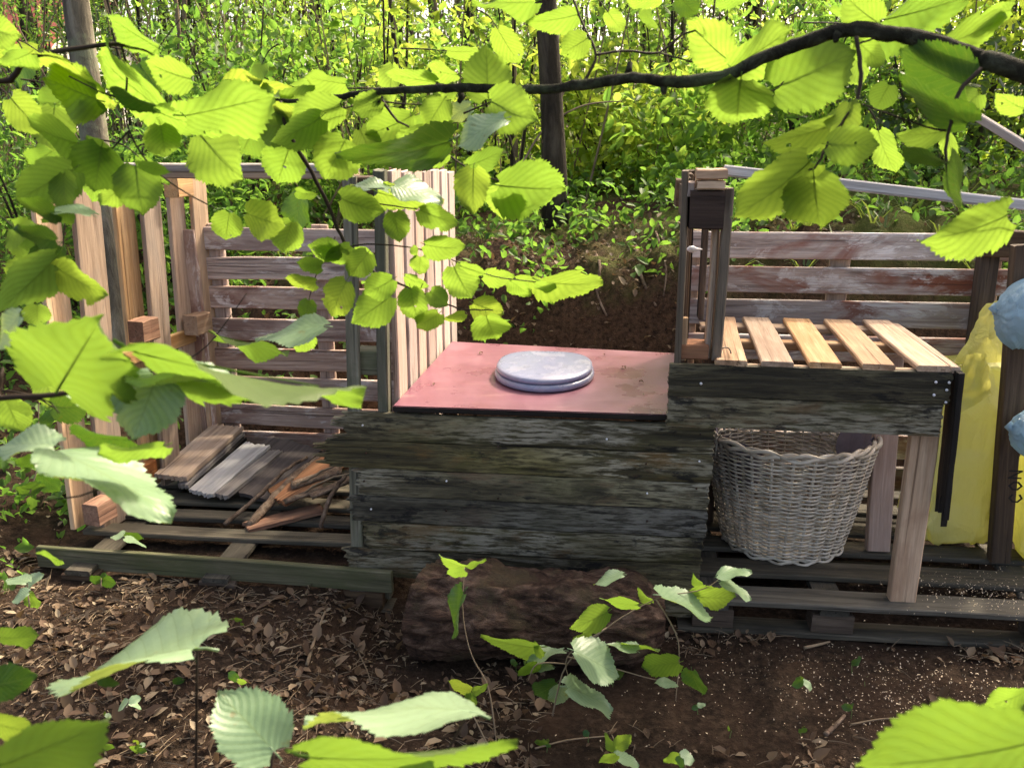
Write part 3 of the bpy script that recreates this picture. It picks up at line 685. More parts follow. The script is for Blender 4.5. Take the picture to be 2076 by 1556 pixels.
# ================================================================== sacks
def sack(label, c, sx, sy, hgt, mat, seed, top=.45, knot=False, cat='sack', lean=(0, 0)):
    n, m = 72, 44; v, f = [], []; rr = random.Random(seed)
    for j in range(m + 1):
        t = j / m
        if knot: k = math.sin(math.pi * min(1, .06 + t * .9)) ** .6
        else: k = min(1, .72 + 3 * t) * (1 - (1 - top) * smooth((t - .62) / .38))
        for i in range(n):
            a = 2 * math.pi * i / n; ca, sa = math.cos(a), math.sin(a); e = .42 if not knot else .8
            x = math.copysign(abs(ca) ** e, ca); y = math.copysign(abs(sa) ** e, sa)
            q = 1 + (.10 if knot else .20) * fbm(Vector((ca * 1.6 + seed, sa * 1.6, t * 2.6))) + .07 * fbm(Vector((ca * 5, sa * 5, t * 4 + seed))) - (.05 if knot else .16) * abs(fbm(Vector((ca * 3 + t * 2, sa * 3, t * 4 + seed)), 3)) - (.03 if knot else .07) * abs(fbm(Vector((ca * 8, sa * 8 + t * 3, t * 9 + seed)), 3)) + .06
            if knot: q += .05 * abs(math.sin(math.atan2(sa, t * 2 - 1) * 7)) * max(0, -ca)
            q += .04 * math.sin(a * 9 + 4 * fbm(Vector((ca, sa, t * 3)))) * smooth((t - .55) / .4)
            v.append(c + UX * (x * sx * k * q + lean[0] * t) + VX * (y * sy * k * q + lean[1] * t) + ZX * (t * hgt + .02 * fbm(Vector((ca * 2, sa * 2, seed)))))
    for j in range(m):
        for i in range(n): f.append((j * n + i, j * n + (i + 1) % n, (j + 1) * n + (i + 1) % n, (j + 1) * n + i))
    f.append(tuple(range(n))[::-1]); f.append(tuple(m * n + i for i in range(n)))
    t_ = thing(cat if cat != 'sack' else 'plastic_sack', c, label, 'sack', 'plastic sacks on the right')
    obj('body', mesh('body', v, f), mat, t_, None, True)
    tp = c + ZX * hgt + UX * lean[0] + VX * lean[1]
    return t_, tp
s1, tp = sack('tall filled yellow plastic sack between bench end and dark side post', L(2.10, .55, .02), .15, .13, .70, M['yellow_pale'], 2, .75, lean=(.02, .03))
def flap(name, parent, pts, mat, nu=10, nv=12, amp=.012, seed=0):
    a, b, c, d = pts; v, f = [], []
    for i in range(nu + 1):
        for j in range(nv + 1):
            u, w_ = i / nu, j / nv; p = a.lerp(b, u).lerp(d.lerp(c, u), w_)
            v.append(p + VX * amp * 2 * fbm(Vector((u * 3 + seed, w_ * 4, 0))) + UX * amp * fbm(Vector((u * 3, w_ * 4, 5 + seed))))
    for i in range(nu):
        for j in range(nv): q = i * (nv + 1) + j; f.append((q, q + 1, q + nv + 2, q + nv + 1))
    return obj(name, mesh(name, v, f), mat, parent, None, True)
flap('neck', s1, [SB(1935, 735, .50), SB(2040, 735, .50), SB(2046, 605, .62), SB(2000, 615, .62)], M['yellow'], seed=1)
flap('folded_lip', s1, [SB(1932, 845, .40), SB(2012, 800, .41), SB(1998, 715, .47), SB(1958, 718, .47)], M['yellow'], seed=4)
s2, tp = sack('pale yellow-green plastic sack with black print outside the side post', L(2.44, .42, .0), .12, .12, .62, M['yellow_pale'], 5, .5)
for i, (ch, y) in enumerate((('C', 1010), ('O', 985), ('N', 962))):
    p = SB(2071, y, .285); Mx = Matrix.Translation(p) @ Matrix.Rotation(-YAW, 4, 'Z') @ Matrix.Rotation(R(90), 4, 'X') @ Matrix.Rotation(R(90), 4, 'Z')
    strokes = {'C': [[(.9, .8), (.5, 1), (.1, .7), (.1, .3), (.5, 0), (.9, .2)]], 'O': [[(.5, 1), (.9, .7), (.9, .3), (.5, 0), (.1, .3), (.1, .7), (.5, 1)]], 'N': [[(.1, 0), (.1, 1), (.9, 0), (.9, 1)]]}[ch]
    v, f = [], []
    for st in strokes:
        for (x0, y0), (x1, y1) in zip(st, st[1:]):
            d = Vector((x1 - x0, y1 - y0)).normalized() * .09; nrm = Vector((-d.y, d.x)); k = len(v)
            for q in (Vector((x0, y0)) - d * .6 + nrm, Vector((x0, y0)) - d * .6 - nrm, Vector((x1, y1)) + d * .6 - nrm, Vector((x1, y1)) + d * .6 + nrm): v.append((q.x * .034 - .017, q.y * .042, .0002 * len(f)))
            f.append((k, k + 1, k + 2, k + 3))
    o = bpy.data.objects.new('letter', mesh('letter', v, f)); col.objects.link(o); o.data.materials.append(M['letter'])
    place(o, Mx, s2)
def blue_sack(label, x, y, b, r, seed):
    c = SB(x, y, b); t, tp = sack(label, c - ZX * r * .9, r * .95, r * .8, r * 1.9, M['blue'], seed, knot=True)
    k = c - UX * r * 1.02 + ZX * r * .1
    tube('knot', t, [k + UX * .03, k, k - UX * .012 + ZX * .01, k - UX * .004 + ZX * .03], [.02, .011, .013, .004], M['blue'], 8)
blue_sack('knotted pale blue plastic sack hanging high beside the corner post', 2096, 640, .30, .125, 11)
blue_sack('pale blue plastic sack hanging low outside the dark side post', 2106, 878, .22, .09, 13)

# ================================================================== log step
def log():
    t = thing('log', L(.45, -.22, -.13), 'thick dark rotten log lying as a step before the seat box', 'log')
    c0 = SB(862, 1222, -.235); c1 = SB(1345, 1240, -.20); r0 = .158; c0.z = .025; c1.z = .005; ax = (c1 - c0).normalized()
    N = ZX - ax * ax.z; N.normalize(); B = ax.cross(N); n, m = 110, 110; v, f = [], []
    for j in range(m + 1):
        tt = j / m
        for i in range(n):
            a = 2 * math.pi * i / n; d = N * math.cos(a) + B * math.sin(a)
            rr = r0 * (1 - .08 * tt) * (1 + .16 * fbm(d * 1.4 + ax * tt * 4) + .10 * fbm(d * 4 + ax * tt * 7) - .10 * abs(fbm(d * 7 + ax * tt * 5)) + .05 * fbm(d * 22 + ax * tt * 14))
            if tt > .86: rr *= 1 - .5 * ((tt - .86) / .14) ** 1.6 + .08 * fbm(d * 3)
            side = d.dot(VX)                              # the near end is sawn at a slant
            v.append(c0.lerp(c1, tt) + d * rr + ax * (1 - tt) ** 3 * (.055 * side))
    for j in range(m):
        for i in range(n): f.append((j * n + i, (j + 1) * n + i, (j + 1) * n + (i + 1) % n, j * n + (i + 1) % n))
    f.append(tuple(m * n + i for i in range(n))[::-1])
    obj('bark', mesh('bark', v, f), M['log'], t, None, True)
    ring = v[:n]; cc = sum(ring, Vector()) / n; vv = list(ring); ff = []
    for k in range(1, 4): vv += [cc + (p - cc) * (1 - k / 4) + ax * .004 * rnd.uniform(-1, 1) for p in ring]
    for k in range(3):
        for i in range(n): ff.append((k * n + i, k * n + (i + 1) % n, (k + 1) * n + (i + 1) % n, (k + 1) * n + i))
    ff.append(tuple(3 * n + i for i in range(n))); obj('sawn_end', mesh('sawn_end', vv, ff), M['log_end'], t)
log()

# ================================================================== bits lying on the pink top
for k, (x, y, ln, lab) in enumerate([(1265, 746, .03, 'curled pale leaf fragment on the pink top right of the lid'), (975, 717, .022, 'small brown leaf fragment on the pink top left of the lid'), (1300, 775, .018, 'tiny brown leaf fragment near the right edge of the pink top'), (880, 780, .016, 'tiny dark leaf fragment on the left of the pink top'), (1225, 720, .014, 'tiny pale leaf fragment behind the lid')]):
    c = SZ(x, y, .664); rr = random.Random(k); a = rr.uniform(0, 6); d = Vector((math.cos(a), math.sin(a), 0)); e = Vector((-d.y, d.x, 0)); v = []
    for i in range(5):
        t_ = i / 4; w_ = ln * .3 * math.sin(math.pi * min(.97, t_ + .06)); z = .006 * math.sin(t_ * 3.1)
        v += [c + d * ln * (t_ - .5) + e * w_ + ZX * (z + .004), c + d * ln * (t_ - .5) + ZX * z, c + d * ln * (t_ - .5) - e * w_ + ZX * (z + .005)]
    f = [(3 * i + j, 3 * i + j + 1, 3 * i + j + 4, 3 * i + j + 3) for i in range(4) for j in range(2)]
    tag(obj('leaf_fragment', mesh('leaf_fragment', v, f), M['litter']), lab, 'leaf', 'leaf fragments on the pink top')

v = [SB(1468, 716, .02) + (UX * math.cos(a) * .022 + ZX * math.sin(a) * .020 + VX * .01 * math.sin(2 * a)) for a in np.linspace(0, 5.6, 22)]
v.append(v[-1] - ZX * .02 + UX * .02); tag(tube('wire_loop', None, v, .0022, M['wire'], 6), 'small black wire loop lying at the left end of the bench slats', 'wire')

# ================================================================== roots hanging from the bank
for k, (pts, r_, lab) in enumerate([([(940, 560), (960, 600), (990, 640)], .008, 'thin pale root at the left of the bank'), ([(1180, 480), (1215, 530), (1210, 590), (1230, 640)], .010, 'crooked root running down the middle of the bank'), ([(1290, 500), (1300, 560), (1330, 620)], .012, 'thick mossy root at the right of the bank'), ([(1080, 520), (1100, 570), (1075, 620)], .007, 'thin root running down the bank behind the lid'), ([(1330, 470), (1350, 540), (1345, 600)], .007, 'thin root beside the narrow partition')]):
    q = []
    for x, y in pts:
        r = ray(x, y); t_ = 3.4
        while t_ < 9 and (EYE + r * t_).z > ground_z((EYE + r * t_).x, (EYE + r * t_).y): t_ += .01
        q.append(EYE + r * (t_ - .008))
    q = spline(q, 5); tag(tube('root', None, q, [r_ * (1 - .5 * i / len(q)) for i in range(len(q))], M['stick'], 6), lab, 'root', 'roots on the bank')

# ================================================================== woodland behind
def trunk_pts(base, top, bend, n=9, seed=0):
    r = random.Random(seed); out = []
    for i in range(n):
        t = i / (n - 1); p = base.lerp(top, t)
        out.append(p + Vector((bend * math.sin(math.pi * t) + r.uniform(-.012, .012), r.uniform(-.012, .012), 0)))
    return out
def cloud_obj(name, parts_, mat, parent):
    V = []; Fs = []; off = 0
    for v, f in parts_: V.append(v); Fs.append(f + off); off += len(v)
    return obj(name, npmesh(name, np.concatenate(V), np.concatenate(Fs)), mat, parent)
def tree(name, label, x, y, top, r0, bend, crown, mat, bk='bark', cat='tree', group=None, seed=0, limbs=4, r1=.35):
    base = Vector((x, y, ground_z(x, y) - .05)); t = thing(name, base, label, cat, group); rs = np.random.default_rng(seed)
    pts = trunk_pts(base, Vector(top), bend, seed=seed); n = len(pts)
    rad = [r0 * (1.25 if i == 0 else 1) * (1 - (1 - r1) * i / (n - 1)) for i in range(n)]
    tube('trunk', t, spline(pts, 3), list(np.interp(np.linspace(0, n - 1, (n - 1) * 3 + 1), range(n), rad)), M[bk], 12)
    rr = random.Random(seed)
    for k in range(limbs):
        i = rr.randint(n // 2, n - 1); p = pts[i]; c = crown[rr.randrange(len(crown))] if crown else None
        if not c: break
        q = Vector(c[0]) + Vector((rr.uniform(-.5, .5) * c[1][0], rr.uniform(-.5, .5) * c[1][1], rr.uniform(-.3, .4) * c[1][2]))
        m_ = p.lerp(q, .5) + Vector((0, 0, .12 * (q - p).length)); tube('limb', t, spline([p, m_, q], 4), [rad[i] * .5 * (1 - .8 * u / 8) for u in range(9)], M[bk], 6)
    if crown:
        pc = []
        for c in crown:
            C = clumps(rs, c[0], c[1], c[2], c[3], c[4]); pc.append(leaf_cloud(C, c[5], rs, .5, .25, .6))
        cloud_obj('crown', pc, M[mat], t)
    return t
GZ = ground_z
# three trunks that can be told apart; their crowns spread above the picture and dapple the light
p = P(205, 420, 4.9); q = P(178, -60, 4.9)
tree('tree', 'tall grey-barked tree trunk rising behind the left pallet wall', p.x, p.y, (q.x - .12, q.y, 6.5), .082, .02,
     [((q.x + .3, q.y - .2, 5.6), (2.2, 1.8, 1.0), 60, 14, .16, .10)], 'leaf_b', 'bark', seed=11, limbs=7)
p = P(1128, 400, 5.7); q = P(1104, 60, 5.7)
tree('tree', 'dark tree trunk behind the seat in the middle of the wood', p.x, p.y, (q.x - .15, q.y, 6.8), .075, -.02,
     [((q.x + .2, q.y, 5.9), (2.4, 2.0, 1.0), 36, 14, .16, .10)], 'leaf_a', 'dark_bark', seed=12, limbs=7)
p = P(1940, 480, 6.6); q = P(2010, 250, 6.6); d = (q - p)
tree('tree', 'dark leaning trunk behind the rust-stained wall on the right', p.x, p.y, tuple(p + d * 3.4 + Vector((0, 0, 1.6))), .06, .02,
     [((p.x + .9, p.y - .1, 4.9), (1.9, 1.6, .9), 70, 14, .16, .10)], 'leaf_b', 'dark_bark', seed=13, limbs=6)
p = P(2072, 430, 5.6)
tree('tree', 'slim upright trunk at the right edge of the wood', p.x + .03, p.y, (p.x - .02, p.y + .1, 4.6), .035, .02, [((p.x + .2, p.y, 4.4), (1.0, 1.0, .7), 70, 14, .15, .09)], 'leaf_a', 'bark', seed=14, limbs=3)
p = P(118, 430, 8.5)
tree('tree', 'slim dark trunk left of the tall grey-barked trunk', p.x, p.y, (p.x - .35, p.y, 5.6), .045, .03, [((p.x - .2, p.y, 5.0), (1.3, 1.2, .9), 90, 14, .16, .10)], 'leaf_b', 'dark_bark', seed=15, limbs=4)
# dead-twigged conifers on the right of the middle
for k, (x, w_, lab) in enumerate(((1500, .42, 'brown dead-needled conifer behind the narrow partition'), (950, .5, 'brown dead-needled conifer behind the pale slatted partition'), (560, .4, 'brown dry conifer behind the left handrail'))):
    p = P(x, 430, 9.0 + k * .4); z0 = GZ(p.x, p.y); base = Vector((p.x, p.y, z0)); t = thing('conifer', base, lab, 'conifer', 'dead conifers in the wood'); rs = np.random.default_rng(50 + k)
    tube('trunk', t, trunk_pts(base - ZX * .05, base + ZX * 5, .03, 8, k), [.07 - .007 * i for i in range(8)], M['dark_bark'], 8)
    vs, fs, off = [], [], 0; rr = random.Random(k)
    for i in range(170):
        z = rr.uniform(.1, 4.4); a = rr.uniform(0, 6.28); ln = w_ * rr.uniform(.5, 1.25); s0 = base + ZX * z; e = s0 + Vector((math.cos(a) * ln, math.sin(a) * ln, rr.uniform(-.35, .1) * ln * 2))
        v, f = tube_data([s0, s0.lerp(e, .5) + ZX * .03, e], [.007, .005, .002], 3); vs += v; fs += [tuple(q + off for q in ff) for ff in f]; off += len(v)
    obj('twigs', mesh('twigs', vs, fs), M['dark_bark'], t)
    n = 9000; z = rs.random(n) * 4.3 + .1; a = rs.random(n) * 6.28; r_ = w_ * (.25 + rs.random(n) ** .7)
    C = np.stack([base.x + np.cos(a) * r_, base.y + np.sin(a) * r_, base.z + z], 1)
    cloud_obj('needles', [leaf_cloud(C, .05, rs, .2, .8, .14, shape=4)], M['brown_needles'], t)
# shrubs and saplings, nearer row first: px position, camera depth, crown height above ground, radius, material, label
SH = [(330, 5.6, .9, .75, 'leaf_b', 'loose green shrub behind the tan slats'), (50, 5.6, 1.0, .7, 'leaf_b', 'dark evergreen shrub left of the pallet wall'),
      (520, 6.4, 1.3, .8, 'leaf_b', 'leafy green shrub above the mauve pallet wall'), (730, 7.2, 1.5, .8, 'leaf_a', 'bright green shrub above the left handrail'),
      (800, 6.0, 1.9, .38, 'leaf_y', 'upright sunlit yellow-green shoot above the pale slats'), (1010, 7.4, 1.2, .7, 'leaf_a', 'bright bushy shrub left of the dark middle trunk'),
      (1040, 6.2, 2.0, .36, 'leaf_y', 'sunlit drooping-leaved sapling before the dark middle trunk'), (1240, 7.0, .8, .75, 'leaf_y', 'low sunlit yellow-green bush on the bank'),
      (1330, 7.6, 1.6, .8, 'leaf_a', 'sunlit green shrub right of the dark middle trunk'), (1400, 6.3, .7, .55, 'leaf_a', 'low green bush behind the narrow partition'),
      (1620, 6.2, 1.0, .7, 'leaf_b', 'dark green ivy-like bush above the silver batten'), (1760, 7.0, 1.6, .85, 'leaf_a', 'tall green shrub behind the silver batten'),
      (1880, 5.8, .8, .6, 'leaf_d', 'dark glossy bush behind the rust-stained wall'), (2040, 6.4, 1.7, .8, 'leaf_y', 'yellow-green shrub high at the right edge'),
      (1180, 9.2, 2.2, 1.0, 'leaf_a', 'large sunlit shrub deep in the middle of the wood'), (640, 9.0, 2.2, 1.0, 'leaf_a', 'large green shrub deep behind the handrail'),
      (380, 8.6, 2.1, 1.0, 'leaf_a', 'large bright shrub deep behind the tall grey-barked trunk'), (1650, 9.4, 2.2, 1.0, 'leaf_y', 'large yellow-green shrub deep behind the bench'),
      (1960, 9.0, 2.0, 1.0, 'leaf_b', 'large green shrub deep at the right'), (110, 8.0, 2.0, 1.0, 'leaf_b', 'large green shrub deep at the left edge'), (870, 9.4, 2.3, 1.0, 'leaf_b', 'large shaded shrub deep behind the pale slats'),
      (470, 9.8, 2.6, .9, 'leaf_d', 'dark shrub added as a shaded gap deep behind the handrail'), (1420, 10.0, 2.6, .9, 'leaf_d', 'dark shrub added as a shaded gap deep behind the narrow partition'), (1820, 9.8, 2.4, .8, 'leaf_d', 'dark shrub added as a shaded gap deep behind the rust-stained wall'), (1060, 10.2, 2.6, .8, 'leaf_d', 'dark shrub added as a shaded gap deep behind the middle trunk'), (250, 7.0, 1.4, .6, 'leaf_d', 'dark shrub added as a shaded gap behind the tan slats')]  # the dark shrubs here are added to stand in for shaded gaps
for k, (x, dep) in enumerate(((-420, 6.5), (-900, 7.5), (-300, 9.0), (2500, 6.5), (2900, 7.5), (2400, 9.0))): SH.append((x, dep, 2.0, 1.1, ('leaf_b', 'leaf_a')[k % 2], ('bushy shrub standing out of view to the left', 'bushy shrub standing out of view to the right')[k > 2] + (' near', ' farther', ' deep')[k % 3]))
for k, (x, dep, hh, rad, mat, lab) in enumerate(SH):
    p = P(x, 400, dep); z0 = GZ(p.x, p.y); base = Vector((p.x, p.y, z0 - .03)); rs = np.random.default_rng(100 + k); rr = random.Random(k)
    t = thing('shrub', base, lab, 'shrub', 'shrubs of the wood behind'); zc = z0 + hh * .62
    for j in range(3 + (rad > .6) * 2):
        a = rr.uniform(0, 6.28); e = base + Vector((math.cos(a) * rad * rr.uniform(.2, .7), math.sin(a) * rad * .5, hh * rr.uniform(.7, 1.25)))
        tube('stem', t, spline([base, base.lerp(e, .5) + Vector((rr.uniform(-.06, .06), 0, .05)), e], 4), [.014 * (1 - .8 * u / 8) for u in range(9)], M['dark_bark'], 5)
    ls_ = (.058 if dep < 6.5 else .052 if dep < 8 else .046) * rr.uniform(.8, 1.2); asp_ = rr.choice((.62, .5, .36))
    C = clumps(rs, (base.x, base.y, zc), (rad, rad * .8, hh * .62), int(190 * (rad / .7) ** 2), 12, .085, .25)
    C = C[C[:, 2] > z0 + .02]
    cloud_obj('crown', [leaf_cloud(C, ls_, rs, .45, .35, asp_, .5)], M[mat], t)
# thin bare stems standing through the undergrowth
for k in range(44):
    x = rnd.uniform(250, 2060); dep = rnd.uniform(6.5, 11); p = P(x, 430, dep); z0 = GZ(p.x, p.y)
    o = tube('sapling_stem', None, trunk_pts(Vector((p.x, p.y, z0 - .05)), Vector((p.x + rnd.uniform(-.5, .5), p.y, z0 + rnd.uniform(2.8, 4.0))), rnd.uniform(-.1, .1), 8, k), [rnd.uniform(.010, .024) * (1 - .06 * i) for i in range(8)], M['dark_bark' if k % 3 else 'dry'], 6)
    tag(o, 'thin bare sapling stem standing among the shrubs of the wood', 'sapling', 'thin bare sapling stems in the wood')
for k, (pts, r_) in enumerate([([(1060, 330), (1105, 260), (1180, 215), (1260, 205)], .008), ([(1100, 290), (1130, 220), (1145, 180)], .010), ([(1290, 520), (1330, 430), (1380, 370)], .006)]):
    q = spline([P(a, b, 5.6) for a, b in pts], 5); o = tube('fallen_stem', None, q, [r_ * (1 - .5 * i / len(q)) for i in range(len(q))], M['dry'], 6)
    tag(o, ['pale arching dry stem before the dark middle trunk', 'short pale straight stem crossing the dark middle trunk', 'dry stem leaning behind the narrow partition'][k], 'stem')
# the far wood as one mass
def far_wood():
    rs = np.random.default_rng(5); pc = []
    for (y0, y1, n, size) in ((10.6, 13, 2300, .065), (13, 18, 2200, .09)):
        c = np.stack([rs.uniform(-1.25, 1.25, n), rs.uniform(y0, y1, n), rs.random(n) ** .9], 1); c[:, 0] *= c[:, 1]
        c[:, 2] = 1.1 + c[:, 2] * (c[:, 1] * .14 + .7)
        keep = np.array([fbm(Vector((a * .9, b * .5, d * .9))) >  .0 for a, b, d in c]); c = c[keep]
        C = (c[:, None, :] + rs.normal(size=(len(c), 14, 3)) * np.array([.22, .2, .15])).reshape(-1, 3); pc.append(leaf_cloud(C, size, rs, .4, .3, .6, shape=4))
    o = cloud_obj('far_wood_foliage', pc, M['leaf_a'], None); tag(o, 'mass of sunlit leaves of the far wood', 'foliage', kind='stuff')
    vs, fs, off = [], [], 0; rr = random.Random(3)
    for i in range(520):
        y = rr.uniform(10, 17); x = rr.uniform(-1.2, 1.2) * y; z = GZ(x, y); r_ = rr.choice((rr.uniform(.010, .02), rr.uniform(.01, .05)))
        v, f = tube_data(trunk_pts(Vector((x, y, z - .1)), Vector((x + rr.uniform(-.6, .6), y, z + 3.6)), rr.uniform(-.1, .1), 6, i), r_, 5); vs += v; fs += [tuple(q + off for q in ff) for ff in f]; off += len(v)
    o = obj('far_wood_stems', mesh('far_wood_stems', vs, fs), M['dark_bark']); tag(o, 'mass of thin dark stems of the far wood', 'stems', kind='stuff')
far_wood()
def thicket():
    vs, fs, off = [], [], 0; rr = random.Random(31)
    for i in range(640):
        y = rr.uniform(6.2, 10.5); x = rr.uniform(-1.0, 1.0) * y; z = GZ(x, y); h_ = rr.uniform(.6, 3.2); d = Vector((rr.gauss(0, .28), rr.gauss(0, .2), 1)) * h_
        b0_ = Vector((x, y, z - .03)); m_ = b0_ + d * .5 + Vector((rr.gauss(0, .12), 0, 0)) * h_ * .4
        v, f = tube_data(spline([b0_, m_, b0_ + d], 3), list(np.linspace(rr.uniform(.004, .010), .002, 7)), 4); vs += v; fs += [tuple(q + off for q in ff) for ff in f]; off += len(v)
    o = obj('thicket_twigs', mesh('thicket_twigs', vs, fs), M['dry']); tag(o, 'tangle of thin pale bare twigs in the wood', 'twigs', kind='stuff')
thicket()
# undergrowth on the bank and round the pallets
def undergrowth():
    rs = np.random.default_rng(9); pc = []; n = 0; C = []; B = []
    rr = random.Random(4)
    while n < 2600:
        a = rr.uniform(-4.5, 5); b = rr.uniform(1.5, 6.2); p = L(a, b, 0)
        if abs(p.x) > .66 * p.y: continue
        d = fbm(Vector((p.x * 1.2, p.y * 1.2, 7)))
        if a > -.3 and a < 1.6 and (b < 1.75 or (b < 2.3 and d < .05)): continue
        if d < -.12 and b < 3.5: continue
        z = GZ(p.x, p.y); n += 1; hh = rr.uniform(.02, .34) * (.4 + .6 * smooth((b - 1.4) / 1.2))
        for _ in range(9): C.append((p.x + rr.gauss(0, .07), p.y + rr.gauss(0, .07), z + hh * rr.uniform(.2, 1)))
    for _ in range(420):
        a = rr.uniform(-3.0, -1.45); b = rr.uniform(-.3, 2.6); p = L(a, b, 0); z = GZ(p.x, p.y)
        if fbm(Vector((p.x * 2, p.y * 2, 2))) < -.02: continue
        for _ in range(7): C.append((p.x + rr.gauss(0, .06), p.y + rr.gauss(0, .06), z + rr.uniform(.01, .14)))
    for _ in range(26):
        a, b = rr.choice(((rr.gauss(.12, .16), rr.gauss(1.65, .22)), (rr.uniform(.0, 1.4), rr.gauss(2.05, .12)), (rr.gauss(1.2, .12), rr.gauss(1.7, .2)))); p = L(a, b, 0); z = GZ(p.x, p.y)
        for _ in range(10): C.append((p.x + rr.gauss(0, .05), p.y + rr.gauss(0, .05), z + rr.uniform(.01, .16)))
    o = cloud_obj('undergrowth', [leaf_cloud(np.array(C), .05, rs, .6, .15, .6)], M['leaf_b'], None); tag(o, 'low leafy undergrowth covering the bank', 'undergrowth', kind='stuff')
    C = []
    for _ in range(170):
        a = rr.choice((rr.uniform(-3.2, -.2), rr.uniform(1.3, 3))); b = rr.uniform(1.7, 3.6); p = L(a, b, 0); z = GZ(p.x, p.y)
        for k in range(rr.randint(4, 12)):
            th = rr.uniform(0, 6.28); ln = rr.uniform(.10, .34); d = Vector((math.cos(th), math.sin(th), 0)); w_ = Vector((-d.y, d.x, 0)) * .006; q = Vector((p.x, p.y, z)) + d * .02
            C.append((q, d, w_, ln))
    v, f = [], []
    for q, d, w_, ln in C:
        o_ = len(v)
        for i in range(4):
            t = i / 3; c = q + d * ln * t * .8 + ZX * ln * (1.1 * t - .75 * t * t); k = 1 - t * .9
            v += [c - w_ * k, c + w_ * k]
        for i in range(3): f.append((o_ + 2 * i, o_ + 2 * i + 1, o_ + 2 * i + 3, o_ + 2 * i + 2))
    o = obj('sedge_grass', mesh('sedge_grass', v, f), M['blade']); tag(o, 'tufts of arching grass and sedge on the bank', 'grass', kind='stuff')
undergrowth()
# unseen trees added overhead to shade the clearing; the wood goes on around
for k, (x, y, z, rx, ry, n, mat, lab) in enumerate([(-2.6, 2.6, 4.2, 1.3, 1.2, 120, 'leaf_b', 'unseen hazel added for shade left of the clearing'), (2.9, 3.4, 4.3, 1.2, 1.2, 45, 'leaf_a', 'unseen hazel added for shade right of the clearing'), (.6, -2.2, 4.4, 1.8, 1.4, 150, 'leaf_b', 'unseen tree added for shade behind the viewer')]):
    tree('shade_tree', lab, x * 1.15, y, (x, y, z), .06, .1, [((x * .8, y + .2, z), (rx, ry, .7), n, 13, .16, .09)], mat, 'dark_bark', seed=70 + k, limbs=5)
# a red-roofed hut far off on the left, glimpsed through the leaves
hut = thing('hut', (-8.6, 15, 1.0), 'pale hut with a red roof glimpsed through the leaves at far left', 'hut')
hz = GZ(-8.6, 15)
v = [(-11, 14.5, hz), (-7, 14.5, hz), (-7, 18, hz), (-11, 18, hz), (-11, 14.5, hz + 1.3), (-7, 14.5, hz + 1.3), (-7, 18, hz + 1.3), (-11, 18, hz + 1.3), (-11, 16.2, hz + 2.3), (-7, 16.2, hz + 2.3)]
obj('wall', mesh('wall', v, [(0, 1, 5, 4), (2, 3, 7, 6), (1, 2, 6, 9, 5), (3, 0, 4, 8, 7)]), simple('pale_render', (.6, .58, .55)), hut)
for s, (y0, z0) in enumerate(((14.25, 1.2), (18.25, 1.2))):
    p0 = Vector((-11.2, (y0 + 16.2) / 2, hz + 1.80)); p1 = Vector((-6.8, (y0 + 16.2) / 2, hz + 1.80))
    board('roof', hut, p0, p1, Vector((0, 16.2 - y0, 1.15)), 2.3, .05, simple('red_roof', (.26, .06, .05)))
board('door', hut, Vector((-8.2, 14.47, hz)), Vector((-8.2, 14.47, hz + 1.2)), Vector((1, 0, 0)), .6, .05, M['brown_post'])

